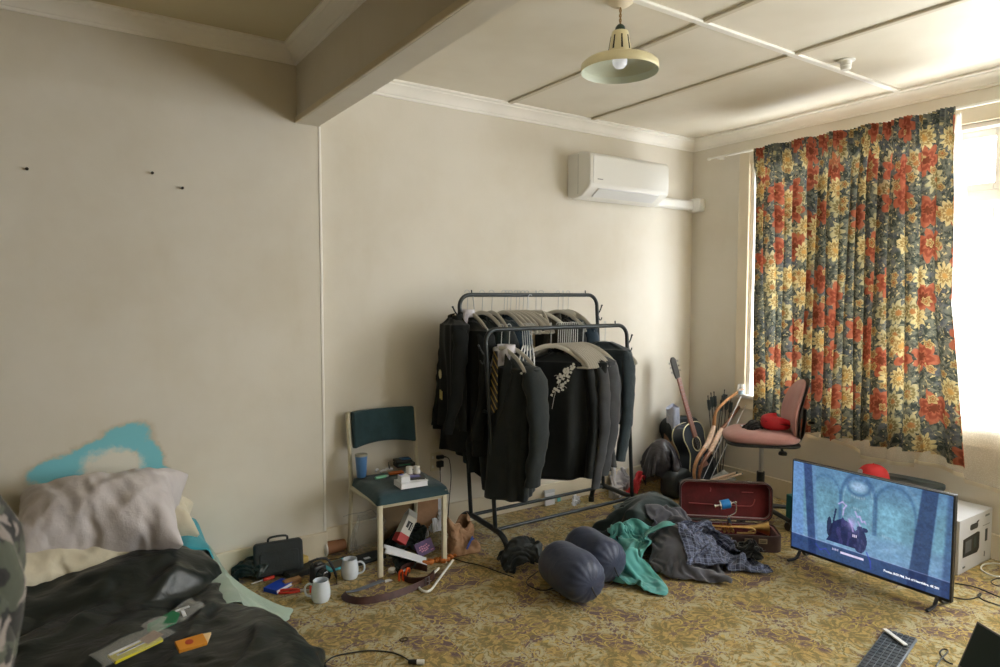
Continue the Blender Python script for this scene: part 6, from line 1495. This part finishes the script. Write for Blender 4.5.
for pl, c in (([(.18,.88),(.21,.93),(.25,.90),(.28,.95)],(50,60,190)),([(.52,.80),(.545,.88),(.55,.96)],(46,66,200))):
    for (a0,b0),(a1,b1) in zip(pl[:-1], pl[1:]):
        tt = np.clip(((S-a0)*(a1-a0)+(Tt-b0)*(b1-b0))/((a1-a0)**2+(b1-b0)**2), 0, 1); d = np.hypot((S-a0-tt*(a1-a0))*1.5, Tt-b0-tt*(b1-b0)); im = blend(im, c, np.exp(-(d/.006)**2)*.8)
n2 = vnoise(120,80)*.5+vnoise(55,38)*.5; im = im*(.86+.28*n2)[...,None]; gry = im.mean(2, keepdims=True); im = im*.82+gry*.18; im = im*np.array([1.06,1.0,1.04])
im = np.clip(im, 0, 1)
tv = thing('television', 'flat television standing on the carpet showing a blue game scene', 'television', (TX+.02, (TY0+TY1)/2, 0))
hy, hz = (TY1-TY0)/2, (TZ1-TZ0)
g = G(); g.box((.014,0,TZ0+hz/2),(.028,2*hy,hz)); g.build('screen_bezel', M_BLACK, tv, bevel=.003)
g = G(); g.box((.045,0,TZ0+.17),(.045,2*hy-.18,.26)); g.build('rear_housing', M_BLACK, tv, bevel=.012)
e = .008; vs = []; fs = []
for j in range(NYs+1):
    for i in range(NXs+1): vs.append((-.0012, (hy-e)-(2*hy-2*e)*i/NXs, (TZ1-e)-(hz-2*e-.008)*j/NYs))
for j in range(NYs):
    for i in range(NXs): k = j*(NXs+1)+i; fs.append((k, k+NXs+1, k+NXs+2, k+1))
me = bpy.data.meshes.new('screen'); me.from_pydata(vs, [], fs); me.update()
ca = me.color_attributes.new('picture', 'FLOAT_COLOR', 'CORNER')
lin = np.where(im <= .04045, im/12.92, ((im+.055)/1.055)**2.4).reshape(-1, 3)
dat = np.ones((NXs*NYs, 4, 4), np.float32); dat[:, :, :3] = lin[:, None, :]; ca.data.foreach_set('color', dat.ravel())
t = NT('lit_screen'); t.P(Base_Color=(.01,.01,.012), Roughness=.25, Emission_Strength=.82); cn = t.node('Attribute', {'attribute_name': 'picture'}); t.t.links.new(cn.outputs['Color'], t.b.inputs['Emission Color']); me.materials.append(t.m)
so_ = bpy.data.objects.new('screen', me); COL.objects.link(so_); so_.parent = tv
M_TXT = mat('lit_white_lettering', (.8,.8,.85), .5, Emission_Color=(.85,.9,1,1), Emission_Strength=.9)
text('Fredas, 8:03 PM, 3rd of Hearthfire, 4E 201', .0150, M_TXT, tv, T(-.003, -.105+.0, TZ0+.048)@Matrix(((0,0,-1,0),(-1,0,0,0),(0,1,0,0),(0,0,0,1))), 'caption', bold=True, ext=.0003)
g = G(); g.box((-.001,0,TZ1-.003),(.002,2*hy-.004,.003)); g.build('bezel_edge', mat('grey_bezel_edge', (.35,.37,.42), .3), tv)
for s in (1,-1):
    g = G(); g.tube([(-.09,s*(hy-.055)+.01,.008),(-.03,s*(hy-.06),.016),(.010,s*(hy-.06),.055),(.05,s*(hy-.06),.016),(.11,s*(hy-.05),.008)], .008, 8, smooth=4, flat=((0,1,0),1.2,.8)); g.build('stand_foot', M_BLACK, tv)

# ------------------------------------------------------------------ things behind the television
device_carton = thing('device_box', 'large white box with a picture of a black device, right of the television', 'box', (4.18, 1.825, 0))
g = G(); g.box((0,0,.148),(.42,.64,.296)); g.build('box_body', mat('white_gloss_card', srgb(208,210,216), .4), device_carton, bevel=.003)
fyb = -.3208
def pr(out, m, nm, d=.0008): return G().prism(out, d, T(0,fyb+.0004,0, rx=PI/2)).build(nm, m, device_carton)
pr([(-.16,.085),(-.16,.185),(.02,.197),(.045,.190),(.045,.100),(.020,.080)], M_BLACK, 'printed_device')
pr([(-.135,.105),(-.135,.168),(-.06,.170),(-.06,.107)], mat('print_grey_panel', srgb(90,96,102), .4), 'printed_panel', .0012)
pr([(-.03,.110),(-.03,.175),(.005,.178),(.005,.112)], mat('print_dark_panel', srgb(44,60,58), .4), 'printed_buttons', .0012)
pr(rrect(.10,.032,.014,6,-.03,.235), M_BLACK, 'hand_hole')
pr([(.005,.245),(.03,.255),(.03,.262),(.0,.256)], M_BLACK, 'hand_hole_flap', .001)
pr(rrect(.030,.070,.002,2,.135,.155), mat('print_dark_grey', srgb(64,74,76), .5), 'printed_label')
g = G()
for dz in (.255,.250): g.box((.14,fyb,dz+.015),(.055,.0008,.006))
for k in range(4): g.box((.13,fyb,.215-.0*k),(.09,.0008,.003))
g.box((-.14,fyb,.03),(.03,.0008,.010)); g.box((.12,fyb,.05),(.012,.0008,.03)); g.build('small_print', mat('print_mid_grey', srgb(120,126,130), .5), device_carton)
st = thing('tray_stack', 'black stack of padded pouches lying on top of the white box', 'stack', (4.15, 1.86, .297), .1)
for k in range(3):
    g = G()
    def sf(u, v, k=k):
        a = 2*PI*u; c, s = math.cos(a), math.sin(a); q = (1/(abs(c)**4+abs(s)**4))**.25; rr = (1-abs(2*v-1)**6)**.5 if 0 < v < 1 else 0
        return Vector(((.150-.006*k)*c*q*rr+.006*math.sin(k*3), (.165+.01*k)*s*q*rr, .004+.036*k+.020*(1-math.cos(PI*v))*.95+.006*math.sin(c*3+k)))
    g.grid(sf, 48, 14, wrapu=True); g.build('pouch', mat('matt_black_vinyl_%s' % 'abc'[k], (.012,.022,.022), .45), st)
cp = thing('baseball_cap', 'red baseball cap with a plain pale patch behind the television', 'cap', (4.03, 2.12, .32), 2.6); cp.location = fx(873, 478, 4.04)+Vector((0,0,-.02))
M_CAPR = mat('red_cap_cotton', srgb(196,44,46), .8)
cp.location.z = .380
o = G().box((0,0,.04),(.20,.18,.082)).build('small_box', M_BLACK, bevel=.004); put(o, (4.06, 2.08, .297)); tag(o, 'small black box under the red cap behind the television', 'box')
g = G(); g.grid(lambda u, v: Vector((.092*math.cos(2*PI*u)*math.cos(v*PI/2)**.8, .085*math.sin(2*PI*u)*math.cos(v*PI/2)**.8, .004+.105*math.sin(v*PI/2)**.9)), 48, 16, wrapu=True); g.build('crown', M_CAPR, cp)
g = G(); g.grid(lambda u, v: Vector((.075+.085*v*math.cos((u-.5)*2.2)-.02*abs(u-.5)*2, .088*math.sin((u-.5)*PI*.9)*(1-.15*v), .010+.010*math.cos((u-.5)*3)-.004*v)), 24, 8); g.build('peak', M_CAPR, cp, solid=.004)
G().lathe([(0,0),(.022,0),(.022,.002),(0,.002)], 24, M=T(.082,0,.060, ry=1.15)).build('pale_patch', M_PAPER, cp)
G().lathe([(0,0),(.006,.0),(.004,.006),(0,.007)], 12, (0,0,.108)).build('top_button', M_CAPR, cp)
# turquoise-topped crate piece between case and television
o = G().box((0,0,.10),(.14,.20,.20)).build('teal_crate', mat('teal_plastic', srgb(36,110,116), .5), bevel=.006); put(o, (3.98,2.38,0), (0,0,-.3)); tag(o, 'teal box just visible between the instrument case and the television', 'box')

# ------------------------------------------------------------------ keyboard, stick, laptop, leads
kx = (fz(886,632)+fz(917,641))/2; kd = (fz(862,665)-fz(887,632)).normalized()
kb = thing('keyboard', 'slim grey and black computer keyboard on the carpet in front of the television', 'keyboard', kx+kd*.225, math.atan2(kd.y, kd.x))
G().box((0,0,.008),(.44,.125,.012)).build('key_deck', mat('silver_grey_plastic', srgb(120,128,140), .35, .3), kb, bevel=.004)
M_KEY = mat('dark_key_caps', (.05,.055,.062), .4)
for r_ in range(5):
    for c_i in range(15):
        kk = G().box((-.205+.0293*c_i, .046-.023*r_, .0165),(.0255,.0195,.005)); kk.build('key', M_KEY, kb, bevel=.0015) if r_ < 5 else None
o = G().box((0,0,0),(.135,.020,.007)); o = o.build('plastic_strip', M_PLWH, bevel=.002); pa_, pb_ = fz(887,631,.026), fz(903,643,.026); put(o, (pa_+pb_)/2, (0,0,math.atan2((pb_-pa_).y,(pb_-pa_).x))); tag(o, 'pale plastic strip lying across the end of the keyboard', 'strip')
corner_top, corner_low, corner_right = fz(977,621,.20), fz(957,667,.014), fz(1023,649,.20)
ux = (corner_right-corner_top); ux.z = 0; ux = ux.normalized(); dn_ = (corner_low-corner_top); dn_ = (dn_-ux*dn_.dot(ux)); Hh = dn_.length; dn_.normalize()
lp = thing('laptop', 'open laptop with a dark screen at the bottom right corner of the picture', 'laptop', (0,0,0))
B0 = corner_top+dn_*Hh; lp.location = (B0.x, B0.y, 0); nrm = ux.cross(dn_).normalized()
if nrm.dot(CAM-B0) < 0: nrm = -nrm
MS = Matrix((ux, -dn_, nrm)).transposed().to_4x4(); MS.translation = Vector((0,0,B0.z))
WL = .34
if MS.to_3x3().determinant() < 0: MS = Matrix((ux, -dn_, -nrm)).transposed().to_4x4(); MS.translation = Vector((0,0,B0.z))
sgn_ = 1 if (MS.to_3x3()@Vector((0,0,1))).dot(CAM-B0) > 0 else -1
g = G(); g.prism([(0,0),(WL,0),(WL,Hh),(0,Hh)], .008, MS@T(0,0,-.008 if sgn_ > 0 else 0)); g.build('display_lid', mat('grey_laptop_shell', srgb(112,108,106), .35, .4), lp, bevel=.002)
g = G(); g.prism([(.008,.012),(WL-.008,.012),(WL-.008,Hh-.007),(.008,Hh-.007)], .0012, MS@T(0,0,0 if sgn_ > 0 else -.0012)); g.build('display', mat('dark_display', (.010,.022,.018), .5), lp)
fr_ = Vector((nrm.x, nrm.y, 0)).normalized(); MB_ = Matrix((ux, fr_, Vector((0,0,1)) if ux.cross(fr_).z > 0 else Vector((0,0,-1)))).transposed().to_4x4(); MB_ = Matrix((ux, fr_, Vector((0,0,1)))).transposed().to_4x4()
g = G(); g.add([MB_@Vector(v) for v in ((0,.004,.002),(WL,.004,.002),(WL,.235,.002),(0,.235,.002),(0,.004,.016),(WL,.004,.016),(WL,.235,.014),(0,.235,.014))], [(0,1,2,3),(7,6,5,4),(0,4,5,1),(1,5,6,2),(2,6,7,3),(3,7,4,0)]); g.build('keyboard_base', mat('grey_laptop_base', srgb(104,102,102), .4, .3), lp, bevel=.002)
cable('power_lead', 'black lead curving from the television to the right edge', [fz(955,584), fz(972,587), fz(986,592), fz(1000,598), fz(1020,604)], .003)
cable('power_lead', 'grey-black lead with a small loop right of the television', [fz(952,598), fz(968,600), fz(979,597), fz(981,594), fz(978,596), fz(984,601), fz(1002,607)], .003)
cable('white_lead', 'white lead curling on the carpet beside the white box', [fz(1010,577), fz(994,577), fz(982,571), fz(983,566), fz(994,564), fz(1006,566)], .004, M_PLWH)
cable('black_coil', 'thin black lead coiled near the white lead at the right edge', [fz(1008,588), fz(996,586), fz(991,582), fz(999,579), fz(1010,582)], .0025)
cable('laptop_lead', 'thin black lead looping on the carpet left of the laptop', [fz(936,667), fz(941,660), fz(948,652), fz(943,650), fz(940,654), fz(946,662), fz(953,665)], .003)
pl_ = thing('plugged_lead', 'black lead arching over the carpet at the bottom with a white plug at its end', 'cable', fz(370,652))
g = G(); o0 = pl_.location; g.tube([fz(px,py)-o0+Vector((0,0,.004)) for px, py in ((322,667),(333,658),(350,654),(370,651.5),(390,653),(402,657),(410,662))], .003, 8, smooth=6); g.build('lead', M_BLACK, pl_)
q = fz(412,664)-o0; G().tube([q+Vector((-.012,.008,.010)), q+Vector((.016,-.012,.010))], [.008,.010], 12).build('plug_sleeve', M_BLACK, pl_); G().tube([q+Vector((.016,-.012,.010)), q+Vector((.04,-.03,.010))], .010, 12).build('plug_tip', M_PLWH, pl_)
g = G(); g.tube([Vector((.018*math.cos(2*PI*k/20), .013*math.sin(2*PI*k/20), .003)) for k in range(20)], .0028, 8, closed=True); o = g.build('hair_tie', mat('brown_elastic', (.09,.06,.03), .8)); put(o, fz(404,640)); tag(o, 'small brown hair tie on the open carpet', 'hair tie')
